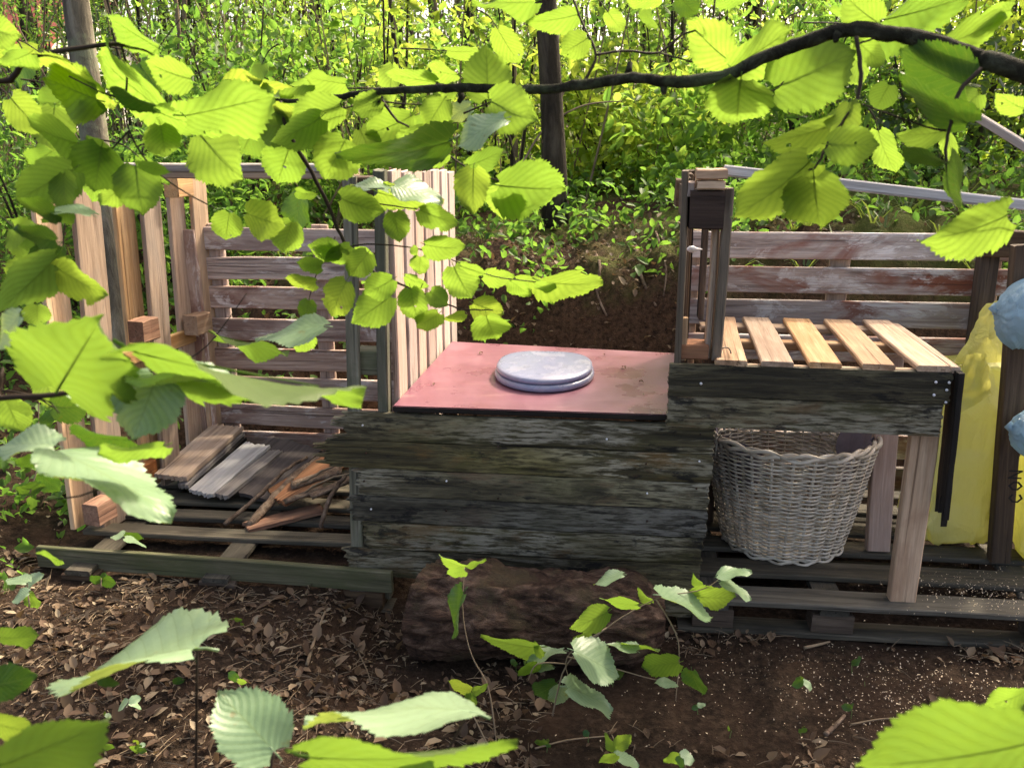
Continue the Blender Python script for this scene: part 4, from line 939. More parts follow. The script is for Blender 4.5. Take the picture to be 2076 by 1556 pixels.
# ================================================================== leaf litter, sawdust, twigs on the ground
def litter():
    rs = np.random.default_rng(21); rr = random.Random(21); C = []
    while len(C) < 5200:
        x = rr.uniform(-2.3, 2.3); y = rr.uniform(1.5, 3.3)
        if abs(x) > .62 * y + .15: continue
        a, b = toab(Vector((x, y, 0)))
        if b > -.02 and a > -1.42: continue
        if fbm(Vector((x * 2.2, y * 2.2, 3))) + (-.34 if x > .1 else .10) < rr.uniform(-.35, .25): continue
        C.append((x, y, GZ(x, y) + rr.uniform(.0, .012)))
    while len(C) < 8600:
        a = rr.uniform(-3.4, 3.2); b = rr.uniform(.1, 3.6); x, y, _ = L(a, b, 0)
        if -1.42 < a < 2.4 and b < 1.15: continue
        if abs(x) > .62 * y + .15: continue
        C.append((x, y, GZ(x, y) + rr.uniform(0, .02)))
    for _ in range(1500):
        a = rr.uniform(-.25, 1.5); b = rr.uniform(1.05, 2.6); x, y, _ = L(a, b, 0); C.append((x, y, GZ(x, y) + rr.uniform(.002, .015)))
    C = np.array(C); k_ = rs.random(len(C)) < .42; o = cloud_obj('leaf_litter', [leaf_cloud(C[k_], .033, rs, .95, .0, .62, .5), leaf_cloud(C[~k_], .014, rs, .93, .0, .7, .6), leaf_cloud(C[~k_] + rs.normal(size=(int((~k_).sum()), 3)) * [.03, .03, .001], .010, rs, .93, .0, .5, .6)], M['litter'], None); tag(o, 'brown fallen leaves littering the soil', 'leaf litter', kind='stuff')
    C = C[rs.random(len(C)) < .4][:2200]; v, f = [], []
    for c in C:
        a = rr.uniform(0, 6.28); ln = rr.uniform(.015, .07); d = Vector((math.cos(a), math.sin(a), rr.uniform(-.1, .2))); p = Vector(c) + ZX * .004; o_ = len(v); vv, ff = tube_data([p, p + d * ln * .5 + ZX * .003, p + d * ln], [.0013, .0011, .0007], 3)
        v += vv; f += [tuple(q + o_ for q in g) for g in ff]
    o = obj('twig_litter', mesh('twig_litter', v, f), M['dry']); tag(o, 'tiny twigs scattered over the soil', 'twigs', kind='stuff')
    C = []
    while len(C) < 3600:
        if len(C) < 1500: x, y = rr.gauss(1.38, .22), rr.gauss(2.28, .20)
        elif len(C) < 2600: x, y = rr.gauss(1.15, .35), rr.gauss(2.55, .18)
        elif len(C) < 3300: p = L(rr.gauss(2.1, .16), rr.gauss(.1, .1), 0); C.append((p.x, p.y, .003)); continue
        else: x, y = rr.uniform(-1.4, 1.6), rr.uniform(1.6, 2.9)
        if toab(Vector((x, y, 0)))[1] > -.05: continue
        C.append((x, y, GZ(x, y) + .004))
    o = cloud_obj('sawdust_flecks', [leaf_cloud(np.array(C), .0048, rs, .9, 0, .5, .6, shape=4)], M['sawdust'], None); tag(o, 'pale sawdust flecks on the dark soil at the right', 'sawdust', kind='stuff')
litter()
def gstick(label, px, r_, mat='dry', lift=.006):
    q = [SZ(x, y, -.125) for x, y in px]; q = [Vector((p.x, p.y, GZ(p.x, p.y) + lift + r_)) for p in q]; q = spline(q, 4)
    o = tube('twig', None, q, [r_ * (1 - .45 * i / len(q)) for i in range(len(q))], M[mat], 6); tag(o, label, 'twig', 'twigs lying on the soil')
gstick('straight pale stick lying below the left pallet floor', [(624, 1374), (642, 1325), (662, 1280)], .006)
gstick('short curved pale twig right of the straight pale stick', [(720, 1320), (740, 1345), (752, 1376)], .003)
gstick('thin twig before the log on the bare soil', [(560, 1350), (600, 1345), (640, 1330)], .003)
gstick('short orange bark curl lying at lower right', [(1672, 1500), (1692, 1480), (1712, 1452)], .008, 'stick')
gstick('long thin pale twig lying at lower right', [(1725, 1468), (1790, 1456), (1856, 1452)], .003)
gstick('short pale stick near the right pallet edge', [(1630, 1316), (1660, 1308), (1682, 1300)], .006)
gstick('thin twig at lower middle among sprouts', [(1085, 1510), (1150, 1488), (1230, 1482)], .003)
gstick('dark root-like twig at lower left', [(130, 1450), (180, 1410), (200, 1375)], .003)

# ================================================================== hazel: leaf shapes
def hazel_leaf(seed, rows=46, cols=12, bites=True):
    r = random.Random(seed); v, f, uv = [], [], []
    fold = r.uniform(.0, .22); droop = r.uniform(.0, .28); twist = r.uniform(-.45, .45); asym = r.uniform(-.05, .05); wave = r.uniform(.015, .065); wk = r.uniform(.85, 1.08); pk = r.uniform(.70, .92); ph = r.uniform(0, 6)
    cup = r.uniform(-.12, .12)
    for i in range(rows + 1):
        t = i / rows
        w_ = .47 * wk * (max(0, math.sin(math.pi * min(1, (t + .02) ** pk * .985 + .012))) ** .62)
        if t > .82: w_ *= 1 - .50 * ((t - .82) / .18) ** .7
        big = ((t * 8.2) % 1.0)
        for j in range(cols + 1):
            s = 2 * j / cols - 1; a = abs(s); ws = w_ * (1 + asym * (1 if s > 0 else -1))
            if a > .99: ws *= 1 + .05 * (1 if i % 2 else -.7) + .11 * (big - .5) * (1 if .08 < t < .9 else 0) + .03 * math.sin(t * 23 + ph)
            x = s * ws; y = t - .09 * a ** 2.2 * (1 - t) * (1 if t < .3 else .6) + (.025 if a > .99 and i % 2 else 0)
            phs = (t * 8.2 - a * 3.4 * 1.0) % 1.0; pl = abs(phs - .5) * 2
            z = fold * abs(x) * .9 - droop * t * t + twist * x * (t - .3) - .012 * pl * min(1, a * 3) * (1 - a * .3) + wave * math.sin(t * 9 + ph + s * 2) * a + cup * x * x
            v.append((x, y, z)); uv.append((s, t))
    holes = [(r.uniform(-.33, .33), r.uniform(.15, .95), r.uniform(.012, .045)) for _ in range(r.choice((0, 0, 0, 2)) if bites else 0)]
    if bites and r.random() < .35: holes.append((r.choice((-1, 1)) * r.uniform(.3, .45), r.uniform(.4, .9), r.uniform(.06, .11)))
    for i in range(rows):
        for j in range(cols):
            q = i * (cols + 1) + j; m_ = v[q]
            if any((m_[0] - hx_) ** 2 + (m_[1] - hy_) ** 2 < hr_ * hr_ for hx_, hy_, hr_ in holes): continue
            f.append((q, q + 1, q + cols + 2, q + cols + 1))
    nb = len(v); vv, ff = tube_data([Vector((0, -.13, -.03)), Vector((0, -.05, -.008)), Vector((0, .04, -.004)), Vector((0, .4, -.016 - droop * .16)), Vector((0, .8, -.016 - droop * .64))], [.010, .009, .009, .006, .003], 5)
    v += [tuple(p) for p in vv]; f += [tuple(q + nb for q in g) for g in ff]; uv += [(.5, .3)] * len(vv)
    me = mesh('leaf', v, f); l = me.uv_layers.new(name='UVMap')
    for lp in me.loops: l.data[lp.index].uv = uv[lp.vertex_index]
    me.polygons.foreach_set('use_smooth', [True] * len(me.polygons)); return me
LV = {k: [] for k in ('hazel', 'hazel_mid', 'hazel_dark', 'hazel_pale')}
for k in LV:
    for s in range(14 if k == 'hazel' else 8):
        me = hazel_leaf(s * 13 + len(k) * 3, bites=k == 'hazel'); me.materials.append(M[k]); LV[k].append(me)
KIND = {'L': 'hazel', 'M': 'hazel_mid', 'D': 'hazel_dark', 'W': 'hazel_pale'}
_ln = [0]
def put_leaf(parent, bx, by, tx, ty, wr, dep, kind='L', name='leaf'):
    _ln[0] += 1; r = random.Random(_ln[0] * 17 + 5)
    dep = dep * r.uniform(.95, 1.05); p0 = P(bx, by, dep); p1 = P(tx, ty, dep); Lv = p1 - p0; ln = Lv.length
    asp = .92
    fw = ray((bx + tx) / 2, (by + ty) / 2).normalized()
    if wr > asp * .95:
        cb = min(.98, asp / wr); bt_ = math.acos(max(.35, cb)); pick = max if kind == 'W' else min
        nn_ = lambda g: (lambda y_: (-fw - y_ * (-fw).dot(y_)).normalized().dot(sdir))((Lv + fw * ln * math.tan(bt_) * g).normalized())
        sg = pick((1, -1), key=nn_); Lv = Lv + fw * ln * math.tan(bt_) * sg; ln2 = Lv.length; roll = r.uniform(-.2, .2)
    else:
        Lv = Lv + fw * ln * r.uniform(-.25, .45); ln2 = Lv.length; roll = math.acos(max(.08, min(1, wr / asp)))
    Y = Lv.normalized(); n0 = -fw; n0 = (n0 - Y * n0.dot(Y)).normalized(); Xs = Y.cross(n0).normalized()
    n1 = n0 * math.cos(roll) + Xs * math.sin(roll); n2 = n0 * math.cos(roll) - Xs * math.sin(roll); n = min((n1, n2), key=lambda k_: k_.dot(sdir)) if kind != 'W' else max((n1, n2), key=lambda k_: k_.dot(sdir))
    X = Y.cross(n).normalized()
    Mx = Matrix((X * ln2, Y * ln2, n * ln2)).transposed().to_4x4(); Mx.translation = p0
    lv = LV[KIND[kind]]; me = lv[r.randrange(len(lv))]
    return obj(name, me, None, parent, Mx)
def twig(parent, px, dep, r0, r1, mat='twig', name='twig', n=5):
    pts = [P(x, y, d if isinstance(dep, (int, float)) is False else dep) for (x, y), d in zip(px, dep if hasattr(dep, '__len__') else [dep] * len(px))]
    q = spline(pts, n); m = len(q)
    r = random.Random(int(px[0][0] * 7 + px[0][1]))
    q = [p + Vector((r.uniform(-1, 1), r.uniform(-1, 1), r.uniform(-1, 1))) * r0 * .25 for p in q]
    return tube(name, parent, q, [(r0 + (r1 - r0) * i / (m - 1)) * (1 + .14 * r.uniform(-1, 1)) for i in range(m)], M[mat], 7 if r0 > .004 else 5)

# ---- the hazel whose long branch crosses the picture; it stands out of view on the right
hx = thing('hazel', (1.35, 1.05, GZ(1.35, 1.05)), 'hazel bush whose dark branch with bright backlit leaves crosses the top', 'hazel bush', 'hazel bushes in front')
st0 = Vector((1.35, 1.05, GZ(1.35, 1.05) - .03)); bend = Vector((1.02, 1.10, 1.50))
tube('stem', hx, spline([st0, st0 + Vector((-.05, 0, .7)), st0 + Vector((-.12, .02, 1.3)), bend, ], 5), [.022 - .0005 * i for i in range(16)], M['branch'], 10)
mp = [(2076, 148), (1990, 122), (1900, 88), (1800, 68), (1720, 60), (1640, 82), (1560, 112), (1480, 150), (1400, 165), (1340, 164), (1270, 158), (1180, 172), (1090, 181), (1000, 180), (920, 178), (850, 182), (760, 186), (680, 198), (610, 205), (560, 201)]
dm = [1.12 + .38 * i / (len(mp) - 1) for i in range(len(mp))]
pts = [bend] + [P(x, y, d) for (x, y), d in zip(mp, dm)]; q = spline(pts, 5); m = len(q); rr = random.Random(2)
rad = np.interp(np.linspace(0, 1, m), [0, .06, .2, .45, .75, .92, 1], [.0135, .0118, .0098, .0085, .0068, .0045, .0028])
q = [p + Vector((rr.uniform(-1, 1), rr.uniform(-1, 1), rr.uniform(-1, 1))) * .0012 for p in q]
tube('branch', hx, q, [a * (1 + .10 * rr.uniform(-1, 1)) for a in rad], M['branch'], 12)
for (x, y, d, dx, dy) in ((1272, 150, 1.33, 4, -22), (1344, 172, 1.30, 4, 18), (1700, 68, 1.2, -6, 16), (935, 190, 1.42, -4, 18), (770, 194, 1.45, -4, 16)):
    twig(hx, [(x, y), (x + dx, y + dy)], d, .006, .0035, 'branch', 'spur', 2)
D2 = 1.5
TW = [([(566, 204), (590, 280), (632, 350), (672, 432), (702, 500), (742, 540), (800, 570), (870, 600), (930, 625), (1000, 628)], [1.48, 1.5, 1.52, 1.55, 1.58, 1.6, 1.62, 1.64, 1.66, 1.67], .0042, .0012),
      ([(1185, 165), (1208, 112), (1180, 45), (1155, -20)], 1.36, .0026, .0016), ([(1208, 112), (1270, 103), (1335, 107), (1385, 70), (1440, 50), (1450, -15)], 1.34, .0022, .0014), ([(1335, 107), (1400, 125)], 1.33, .0016, .001),
      ([(770, 195), (800, 240), (830, 258)], 1.46, .0026, .0014), ([(770, 205), (690, 222), (620, 250)], 1.47, .0018, .0012), ([(770, 205), (840, 212), (915, 203)], 1.47, .0015, .001),
      ([(1000, 205), (1030, 270), (1045, 330), (1060, 385), (1085, 410)], 1.42, .0020, .0010), ([(900, 308), (960, 348), (1030, 372)], 1.5, .0017, .001), ([(940, 230), (1000, 205)], 1.42, .0018, .0012),
      ([(702, 402), (760, 412), (850, 425)], 1.55, .0015, .001), ([(702, 402), (735, 385), (780, 382)], 1.55, .0013, .0009), ([(702, 500), (760, 495), (850, 505), (930, 532), (1000, 560), (1095, 572)], 1.6, .0016, .0009),
      ([(1735, 75), (1745, 150), (1735, 205), (1710, 245), (1680, 290), (1655, 335), (1640, 345)], 1.18, .0032, .0012), ([(1735, 90), (1775, 78)], 1.18, .0016, .001), ([(1500, 163), (1560, 185), (1590, 165)], 1.26, .0017, .001),
      ([(1990, 140), (1945, 185), (1925, 260), (1918, 330), (1940, 400), (1985, 430), (2060, 455)], 1.12, .0030, .0010), ([(1918, 265), (1880, 258), (1800, 230), (1745, 210)], 1.14, .0016, .0009),
      ([(680, 480), (640, 560), (625, 615)], 1.6, .0014, .0008), ([(860, 520), (862, 560), (850, 590)], 1.6, .0011, .0007)]
for px, dep, r0, r1 in TW: twig(hx, px, dep, r0, r1)
A = 1.48
RIGHT = [  # base, tip, width ratio, depth, kind
 (470, 165, 597, 190, .5, A, 'L'), (700, 170, 612, 158, .5, A, 'L'), (590, 290, 557, 386, 1.1, A, 'L'), (690, 215, 590, 250, .7, A, 'L'), (650, 238, 560, 300, .7, A, 'L'), (700, 285, 652, 372, 1.0, A, 'L'),
 (610, 395, 592, 475, .6, 1.55, 'D'), (500, 432, 572, 462, .8, 1.55, 'L'), (592, 450, 570, 514, 1.0, 1.56, 'L'), (690, 512, 622, 502, .7, 1.58, 'L'), (600, 388, 640, 402, .6, 1.55, 'L'), (465, 432, 456, 490, 1.1, 1.55, 'L'),
 (1082, 4, 955, 12, .32, 1.4, 'L'), (1170, 30, 1068, 58, .5, 1.36, 'L'), (1190, 78, 1138, 112, .9, 1.36, 'L'), (990, 200, 985, 93, 1.15, 1.36, 'L'), (996, 206, 1088, 246, 1.0, 1.38, 'L'), (882, 167, 780, 152, .4, A, 'L'), (926, 152, 860, 146, .6, A, 'L'),
 (908, 288, 703, 358, .36, 1.36, 'D'), (955, 215, 908, 238, .8, 1.42, 'W'), (1022, 240, 918, 288, .48, 1.36, 'W'), (900, 202, 862, 262, 1.0, A, 'L'), (832, 236, 742, 287, .8, A, 'L'), (772, 202, 714, 226, .8, A, 'L'), (692, 290, 720, 322, .8, A, 'L'),
 (906, 310, 846, 332, .7, A, 'L'), (950, 336, 1026, 310, .6, A, 'L'), (960, 342, 958, 434, .85, 1.46, 'L'), (1012, 376, 1152, 388, .78, 1.42, 'L'), (1032, 380, 1016, 448, 1.4, 1.44, 'L'), (786, 386, 712, 365, .3, 1.5, 'W'), (800, 376, 902, 398, .45, 1.45, 'W'),
 (692, 402, 766, 440, .7, 1.54, 'L'), (766, 390, 868, 422, .55, 1.54, 'L'), (800, 430, 810, 492, .9, 1.54, 'L'), (850, 426, 928, 455, .7, 1.54, 'L'), (862, 496, 940, 516, .6, 1.58, 'L'), (836, 500, 846, 518, .8, 1.58, 'L'),
 (746, 512, 708, 562, 1.0, 1.58, 'L'), (720, 506, 757, 516, .6, 1.58, 'L'), (702, 570, 664, 642, .85, 1.6, 'L'), (796, 566, 736, 602, .9, 1.6, 'L'), (792, 600, 716, 657, .8, 1.6, 'L'), (832, 585, 846, 657, 1.0, 1.6, 'L'), (852, 520, 850, 558, 1.1, 1.6, 'L'), (822, 560, 866, 586, .5, 1.6, 'L'),
 (920, 540, 956, 612, 1.0, 1.62, 'L'), (872, 590, 907, 622, .9, 1.63, 'L'), (890, 635, 845, 667, .7, 1.64, 'L'), (942, 635, 900, 652, .5, 1.64, 'L'), (960, 615, 1022, 636, .8, 1.65, 'L'), (986, 640, 1006, 697, 1.3, 1.65, 'L'), (980, 560, 1042, 566, .6, 1.62, 'L'), (936, 540, 987, 556, .4, 1.62, 'L'), (1036, 570, 1077, 600, .7, 1.62, 'L'), (1046, 565, 1102, 580, .4, 1.62, 'L'), (1086, 576, 1127, 592, .5, 1.62, 'L'), (1096, 570, 1226, 592, .46, 1.6, 'L'),
 (652, 540, 600, 536, .7, 1.6, 'L'), (640, 574, 574, 571, .5, 1.6, 'L'), (626, 608, 618, 650, .9, 1.6, 'L'), (692, 508, 640, 494, .7, 1.6, 'L'), (712, 500, 662, 540, .7, 1.6, 'L'), (622, 668, 600, 715, 1.1, 1.62, 'L'), (656, 660, 514, 668, .36, 1.45, 'W'),
 (1378, -8, 1415, 32, 1.0, 1.3, 'D'), (1520, -12, 1430, 14, .4, 1.3, 'L'), (1476, 122, 1382, 48, .8, 1.22, 'L'), (1482, 138, 1612, 62, .6, 1.22, 'L'), (1570, 178, 1742, 105, .95, 1.15, 'L'), (1502, 163, 1490, 277, 1.35, 1.2, 'L'),
 (1780, 46, 1700, -6, .85, 1.15, 'L'), (1795, 40, 1965, 0, .6, 1.15, 'L'), (1900, 96, 2052, 48, .5, 1.12, 'L'), (1960, 172, 1810, 112, .82, 1.05, 'D'), (1962, 250, 1808, 182, .4, 1.12, 'D'), (1802, 172, 1772, 228, 1.2, 1.16, 'L'), (1985, 190, 1930, 238, .9, 1.1, 'L'), (1922, 264, 1828, 288, .6, 1.14, 'L'),
 (1692, 250, 1558, 312, .45, 1.2, 'L'), (1722, 208, 1698, 282, .7, 1.18, 'L'), (1680, 292, 1785, 296, .95, 1.18, 'L'), (1642, 328, 1492, 463, .6, 1.15, 'L'), (1650, 358, 1662, 468, 1.3, 1.16, 'L'), (2042, 436, 1892, 514, .55, 1.08, 'L'), (1912, 330, 1824, 304, .3, 1.14, 'D'), (1740, 86, 1792, 132, .8, 1.16, 'L'), (1950, 408, 1926, 300, .25, 1.12, 'D'),
 (1760, 40, 1680, 20, .5, 1.2, 'L'), (2076, 220, 2020, 200, .7, 1.2, 'L'), (2050, 20, 1985, 40, .6, 1.15, 'L'), (1340, -5, 1270, 10, .5, 1.35, 'L'), (620, 250, 545, 215, .6, A, 'L'), (560, 210, 640, 196, .5, A, 'L'), (730, 262, 760, 330, .8, 1.5, 'L'), (860, 262, 800, 300, .7, 1.5, 'L'), (880, 205, 930, 195, .6, 1.5, 'L')]
for a in RIGHT:
    a = list(a)
    if a[0] > 1370 and a[1] < 200: a[5] += .10
    elif 690 < a[0] < 930 and a[1] < 172: a[5] += .10
    put_leaf(hx, *a)

rx = random.Random(77)
for _ in range(20):
    x = rx.uniform(440, 2060); y = rx.uniform(-10, 290) if x > 1400 or x < 900 else rx.uniform(-10, 120)
    if 1090 < x < 1420 and y > 30: continue
    a_ = rx.uniform(0, 6.28); ln_ = rx.uniform(45, 95); put_leaf(hx, x, y, x + math.cos(a_) * ln_, y + abs(math.sin(a_)) * ln_, rx.uniform(.35, 1.1), rx.uniform(1.45, 1.9), rx.choice('LLLM'))
    twig(hx, [(x, y), (x - math.cos(a_) * 40, y - abs(math.sin(a_)) * 30), (x - math.cos(a_) * 95, y - abs(math.sin(a_)) * 45)], 1.6, .0009, .0016)
# ---- the hazel on the left, its foot out of view
hl = thing('hazel', (-1.05, .95, GZ(-1.05, .95)), 'hazel bush reaching in from the left with large leaves before the tan slats', 'hazel bush', 'hazel bushes in front')
st1 = Vector((-1.05, .95, GZ(-1.05, .95) - .03)); b2 = Vector((-.86, 1.15, 1.95))
tube('stem', hl, spline([st1, st1 + Vector((.02, .05, .8)), st1 + Vector((.06, .1, 1.4)), b2], 5), [.016 - .0005 * i for i in range(16)], M['branch'], 9)
e0 = P(-40, 140, 1.22)
tube('branch', hl, spline([b2, e0, P(60, 115, 1.22), P(160, 98, 1.22), P(245, 90, 1.22), P(320, 112, 1.22), P(380, 158, 1.22)], 5), list(np.linspace(.005, .0016, 31)), M['twig'], 7)
tube('branch', hl, spline([st1 + Vector((.03, .06, .95)), P(-60, 830, .92), P(0, 807, .9), P(110, 800, .9), P(200, 783, .9), P(305, 765, .9), P(345, 748, .9)], 5), list(np.linspace(.004, .0015, 31)), M['twig'], 7)
B = 1.22
for px, dep, r0, r1 in [([(245, 90), (258, 140), (255, 200), (262, 265), (300, 330), (360, 380), (440, 425)], B, .0018, .0009), ([(262, 265), (200, 330), (150, 375)], B, .0014, .0009), ([(320, 100), (345, 65), (372, 32)], B, .0012, .0008), ([(140, 155), (210, 190)], B, .0012, .0008),
                        ([(380, 158), (420, 140)], B, .001, .0008), ([(345, 748), (420, 700), (500, 595)], 1.3, .0012, .0007), ([(130, 430), (128, 500), (105, 560)], B, .0012, .0008), ([(215, 190), (330, 230), (385, 232)], B, .0014, .0009), ([(302, 170), (332, 228)], B, .001, .0008), ([(300, 330), (255, 345)], B, .001, .0008), ([(240, 975), (160, 1005), (90, 1012)], .95, .0012, .0008), ([(40, 805), (95, 812), (120, 838)], .9, .0012, .0008)]:
    twig(hl, px, dep, r0, r1)
LEFT = [(-20, 58, 42, 76, .9, B, 'L'), (320, 98, 208, 28, .45, B, 'L'), (214, 190, 40, 117, .32, B, 'L'), (196, 202, 84, 158, .8, B, 'L'), (332, 226, 186, 120, .38, B, 'L'), (386, 160, 288, 134, .8, B, 'L'), (376, 234, 567, 200, .5, 1.15, 'L'), (316, 215, 214, 188, .3, B, 'D'), (326, 230, 454, 286, .36, B, 'L'),
        (158, 292, 54, 260, .6, B, 'L'), (325, 254, 338, 324, 1.15, B, 'L'), (404, 270, 488, 364, .85, B, 'L'), (226, 306, 168, 284, .5, B, 'L'), (206, 298, 188, 398, 1.15, 1.15, 'L'), (276, 336, 290, 438, .95, B, 'L'), (250, 374, 203, 418, .8, B, 'L'), (280, 334, 347, 352, .4, B, 'L'), (148, 344, 33, 408, .75, 1.15, 'L'), (130, 352, 126, 430, .6, 1.15, 'L'), (186, 434, 98, 402, .3, 1.1, 'W'),
        (112, 430, 22, 422, .55, 1.1, 'D'), (114, 490, 22, 470, .62, 1.1, 'D'), (138, 432, 84, 452, .5, 1.15, 'L'), (112, 496, 38, 514, .6, 1.15, 'L'), (116, 520, -6, 645, .52, 1.05, 'L'), (118, 500, 40, 560, .5, 1.1, 'D'), (118, 545, 214, 602, .6, 1.1, 'L'), (75, 618, 76, 664, 1.15, 1.25, 'L'), (10, 100, 100, 130, .4, B, 'L'), (60, 108, 0, 140, .6, B, 'L'),
        (118, 788, 190, 668, 1.75, .9, 'M'), (283, 716, 728, 826, .12, .82, 'M'), (482, 776, 248, 738, .16, .86, 'W'), (318, 764, 272, 885, 1.0, .92, 'W'), (330, 775, 330, 870, .6, .94, 'D'), (138, 800, 218, 834, .3, .9, 'W'), (116, 915, 362, 1015, .30, .9, 'W'), (262, 892, 138, 890, .38, .95, 'D'), (332, 904, 198, 928, .26, .95, 'L'), (112, 902, -8, 888, .5, .95, 'W'), (40, 640, -20, 700, .5, .9, 'W'), (60, 830, 0, 815, .5, .95, 'L'), (440, 680, 584, 724, .13, 1.3, 'L'), (120, 1135, 70, 1130, .4, 1.3, 'L')]
for a in LEFT: put_leaf(hl, *a)
for _ in range(18):
    x = rx.uniform(-10, 330) if rx.random() < .6 else rx.uniform(-10, 110); y = rx.uniform(20, 330) if x > 110 else rx.uniform(100, 1060)
    a_ = rx.uniform(0, 6.28); ln_ = rx.uniform(50, 100); put_leaf(hl, x, y, x + math.cos(a_) * ln_, y + abs(math.sin(a_)) * ln_, rx.uniform(.3, 1.0), rx.uniform(1.3, 1.75), rx.choice('LLMD'))
    twig(hl, [(x, y), (x - abs(math.cos(a_)) * 45, y - 25), (x - abs(math.cos(a_)) * 110, y - 35)], 1.5, .0009, .0016)
# ---- low shoots right in front of the viewer
sh = thing('hazel_shoot', (-.5, .95, GZ(-.5, .95)), 'low hazel shoot with soft pale leaves at the bottom left', 'shoot', 'hazel shoots in front')
g0 = Vector((-.5, .95, GZ(-.5, .95) - .02))
for e, d in (((400, 1312), 1.05), ((555, 1525), .95), ((952, 1440), .95), ((640, 1525), .85), ((0, 1550), .85)):
    q = P(*e, d); tube('twig', sh, spline([g0, g0.lerp(q, .5) + Vector((0, .02, .05)), q], 5), list(np.linspace(.004, .0015, 11)), M['twig'], 6)
for a in [(402, 1312, 113, 1345, .30, 1.0, 'W'), (556, 1522, 440, 1396, .95, .95, 'W'), (952, 1440, 622, 1400, .18, .92, 'W'), (630, 1535, 1045, 1562, .15, .72, 'M'), (-10, 1552, 220, 1478, .4, .72, 'M'), (-20, 1460, 65, 1490, .5, .8, 'L'), (-20, 1390, 76, 1375, .8, .95, 'D'), (200, 1370, 240, 1388, .6, 1.05, 'D'), (0, 1290, 70, 1300, .5, 1.2, 'L'), (860, 1575, 700, 1550, .3, .75, 'W')]: put_leaf(sh, *a)
sh = thing('hazel_shoot', (.75, .8, GZ(.75, .8)), 'low hazel shoot with one big blurred leaf at the bottom right', 'shoot', 'hazel shoots in front')
g0 = Vector((.75, .8, GZ(.75, .8) - .02)); q = P(2110, 1505, .7)
tube('twig', sh, spline([g0, g0.lerp(q, .5) + Vector((.02, .02, .05)), q], 5), list(np.linspace(.004, .0015, 11)), M['twig'], 6)
for a in [(2110, 1500, 1740, 1590, .5, .62, 'M'), (2080, 1400, 2005, 1445, .6, 1.0, 'L')]: put_leaf(sh, *a)
# ---- seedlings rooted before the log
def seedling(label, foot, stems, leaves, dep, mat='dry'):
    g = SZ(*foot, -.13); g.z = GZ(g.x, g.y); t = thing('seedling', g, label, 'seedling', 'seedlings before the log')
    for s in stems: twig(t, s, dep, .0026, .0012, mat, 'stem')
    for a in leaves: put_leaf(t, *a[:5], dep, a[5])
seedling('spindly bramble-like seedling with moth-eaten pale leaves before the log', (1150, 1420),
         [[(1120, 1450), (1150, 1345), (1230, 1272), (1330, 1214), (1430, 1192), (1472, 1156)], [(1150, 1345), (1090, 1345), (1070, 1380)], [(1230, 1272), (1150, 1330), (1160, 1390)], [(1330, 1214), (1375, 1300), (1370, 1420)], [(1150, 1330), (1230, 1350), (1300, 1370), (1370, 1385)]],
         [(1340, 1206, 1450, 1242, .3, 'W'), (1400, 1205, 1492, 1226, .5, 'L'), (1456, 1166, 1522, 1150, .35, 'W'), (1462, 1178, 1528, 1206, .32, 'W'), (1292, 1226, 1214, 1220, .3, 'L'), (1232, 1240, 1158, 1278, .6, 'L'), (1262, 1164, 1200, 1176, .4, 'W'), (1164, 1318, 1258, 1368, .6, 'W'), (1150, 1392, 1252, 1424, .42, 'W'), (1128, 1384, 1084, 1418, .7, 'D'), (1140, 1388, 1128, 1432, .8, 'W'), (1092, 1312, 970, 1304, .3, 'L'), (1142, 1318, 1060, 1332, .3, 'W'), (1260, 1304, 1338, 1322, .2, 'L'), (1376, 1342, 1300, 1354, .6, 'L'), (1402, 1358, 1418, 1412, .6, 'D'), (1100, 1330, 1080, 1300, .5, 'L'), (1290, 1318, 1230, 1300, .4, 'W'), (1200, 1290, 1160, 1300, .5, 'L'), (1420, 1195, 1400, 1165, .5, 'L'), (1120, 1350, 1075, 1345, .4, 'W'), (1180, 1330, 1230, 1325, .3, 'W'), (1090, 1345, 1050, 1370, .5, 'L'), (1320, 1220, 1290, 1195, .4, 'L'), (1370, 1385, 1330, 1375, .4, 'W')], 2.62)
seedling('slender seedling with three lime leaves at the top before the log', (1005, 1520), [[(1010, 1545), (992, 1400), (955, 1325), (938, 1240), (942, 1150)], [(955, 1440), (985, 1500), (1005, 1530)]],
         [(942, 1150, 888, 1138, .35, 'L'), (942, 1156, 905, 1168, .6, 'L'), (945, 1146, 986, 1134, .25, 'L'), (940, 1200, 905, 1290, .3, 'D'), (955, 1400, 905, 1385, .5, 'L'), (958, 1402, 992, 1392, .6, 'L'), (950, 1405, 960, 1435, .7, 'L')], 2.55)
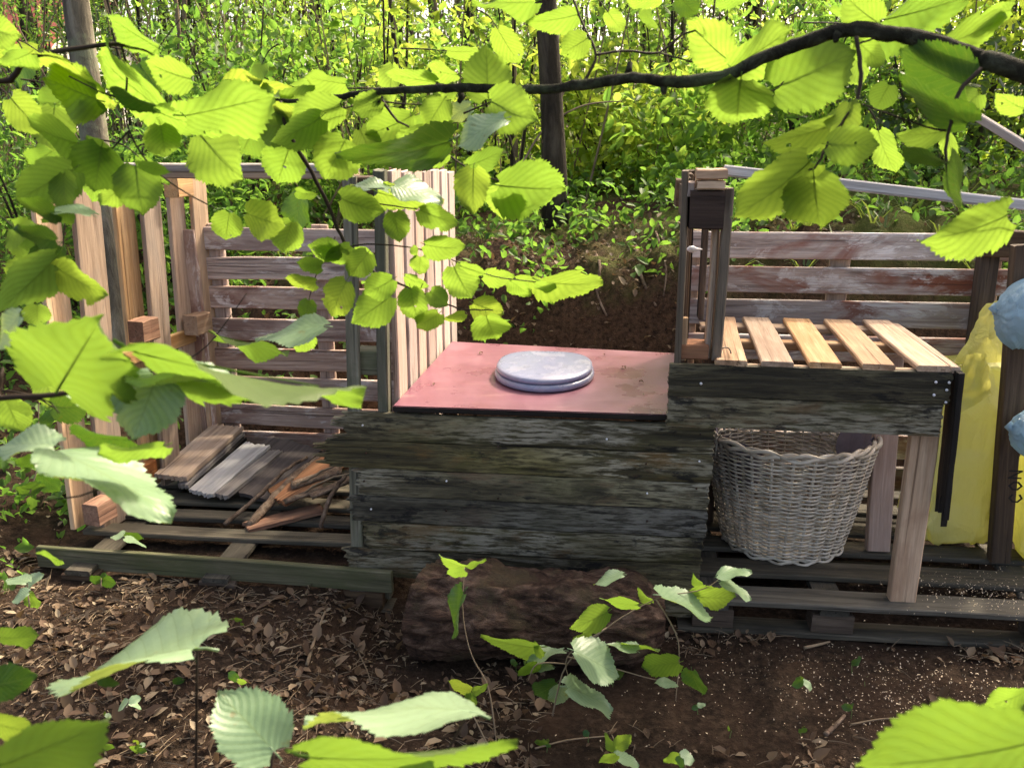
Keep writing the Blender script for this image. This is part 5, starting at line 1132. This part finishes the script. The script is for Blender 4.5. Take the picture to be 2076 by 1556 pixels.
for k, (foot, st, lv, lab) in enumerate([((1250, 1545), [[(1250, 1545), (1248, 1510), (1240, 1488)]], [(1248, 1512, 1280, 1490, .8, 'L'), (1246, 1520, 1225, 1485, .5, 'L'), (1250, 1530, 1300, 1545, .5, 'W'), (1250, 1530, 1215, 1550, .5, 'L')], 'small sprout at the bottom edge left of the twig'), ((1390, 1550), [[(1390, 1556), (1380, 1530)]], [(1380, 1530, 1410, 1540, .8, 'W'), (1380, 1530, 1345, 1545, .6, 'L'), (1382, 1535, 1375, 1555, .8, 'D')], 'small round-leaved sprout at the bottom edge in the middle'),
        ((1640, 1400), [[(1640, 1402), (1630, 1380)]], [(1630, 1382, 1650, 1392, .6, 'W'), (1630, 1380, 1605, 1390, .6, 'D')], 'tiny two-leaved sprout on bare soil at the right'), ((2060, 1450), [[(2060, 1450), (2050, 1430)]], [(2055, 1435, 2005, 1442, .4, 'L'), (2055, 1432, 2085, 1415, .8, 'L')], 'lime-leaved sprout at the right edge on the sawdust'),
        ((240, 1330), [[(250, 1440), (262, 1420)]], [(262, 1420, 285, 1412, .7, 'W'), (262, 1420, 290, 1432, .5, 'W'), (260, 1420, 238, 1440, .6, 'W')], 'pale sprout on the litter at lower left'), ((480, 1385), [[(490, 1400), (480, 1375)]], [(482, 1376, 460, 1365, .7, 'D'), (482, 1378, 500, 1385, .6, 'L')], 'tiny sprout above the big pale leaf'), ((60, 1250), [[(60, 1230), (55, 1180)]], [(55, 1180, 15, 1165, .6, 'W'), (55, 1185, 85, 1160, .5, 'W'), (58, 1200, 20, 1215, .6, 'W'), (58, 1200, 75, 1235, .6, 'L')], 'pale-leaved sprout at the left edge below the edging board'),
        ((250, 1090), [[(255, 1100), (252, 1080)]], [(252, 1082, 222, 1085, .5, 'W'), (254, 1082, 290, 1096, .5, 'D'), (254, 1090, 300, 1100, .3, 'W')], 'small weed growing through the left pallet floor'), ((200, 1190), [[(205, 1190), (205, 1170)]], [(205, 1172, 180, 1180, .7, 'D'), (205, 1172, 235, 1182, .7, 'D'), (205, 1170, 215, 1160, .7, 'D')], 'dark green clover-like weed under the edging board'), ((60, 960), [[(60, 1000), (80, 930), (78, 850), (80, 800)]], [(80, 930, 30, 945, .6, 'D'), (82, 925, 135, 950, .7, 'D'), (80, 960, 120, 1000, .6, 'D'), (78, 980, 40, 1010, .6, 'D'), (80, 860, 120, 835, .6, 'D'), (80, 900, 40, 880, .5, 'W')], 'leafy seedling standing left of the tan slats')]):
    seedling(lab, foot, st, lv, {4: 2.1, 5: 2.3, 6: 2.6, 7: 3.55, 8: 3.2, 9: 2.6}.get(k, 2.45))

rx = random.Random(5)
for k in range(26):
    x = rx.choice((rx.uniform(20, 900), rx.uniform(900, 1950))); y = rx.uniform(1260, 1540); g = SZ(x, y, -.13)
    if toab(g)[1] > -.12: continue
    dep = (g - EYE).dot(CAMF); h_ = rx.uniform(8, 26); t = thing('sprout', Vector((g.x, g.y, GZ(g.x, g.y))), 'tiny green seedling sprouting from the bare soil before the pallets', 'seedling', 'tiny seedlings on the soil')
    twig(t, [(x, y + 2), (x + rx.uniform(-4, 4), y - h_)], dep, .0012, .0008, 'seed_stem', 'stem')
    for _ in range(rx.choice((2, 3, 4))):
        a_ = rx.uniform(0, 6.28); ln_ = rx.uniform(12, 26); put_leaf(t, x, y - h_, x + math.cos(a_) * ln_, y - h_ + math.sin(a_) * ln_ * .5, rx.uniform(.4, .9), dep, rx.choice('LDDWM'))
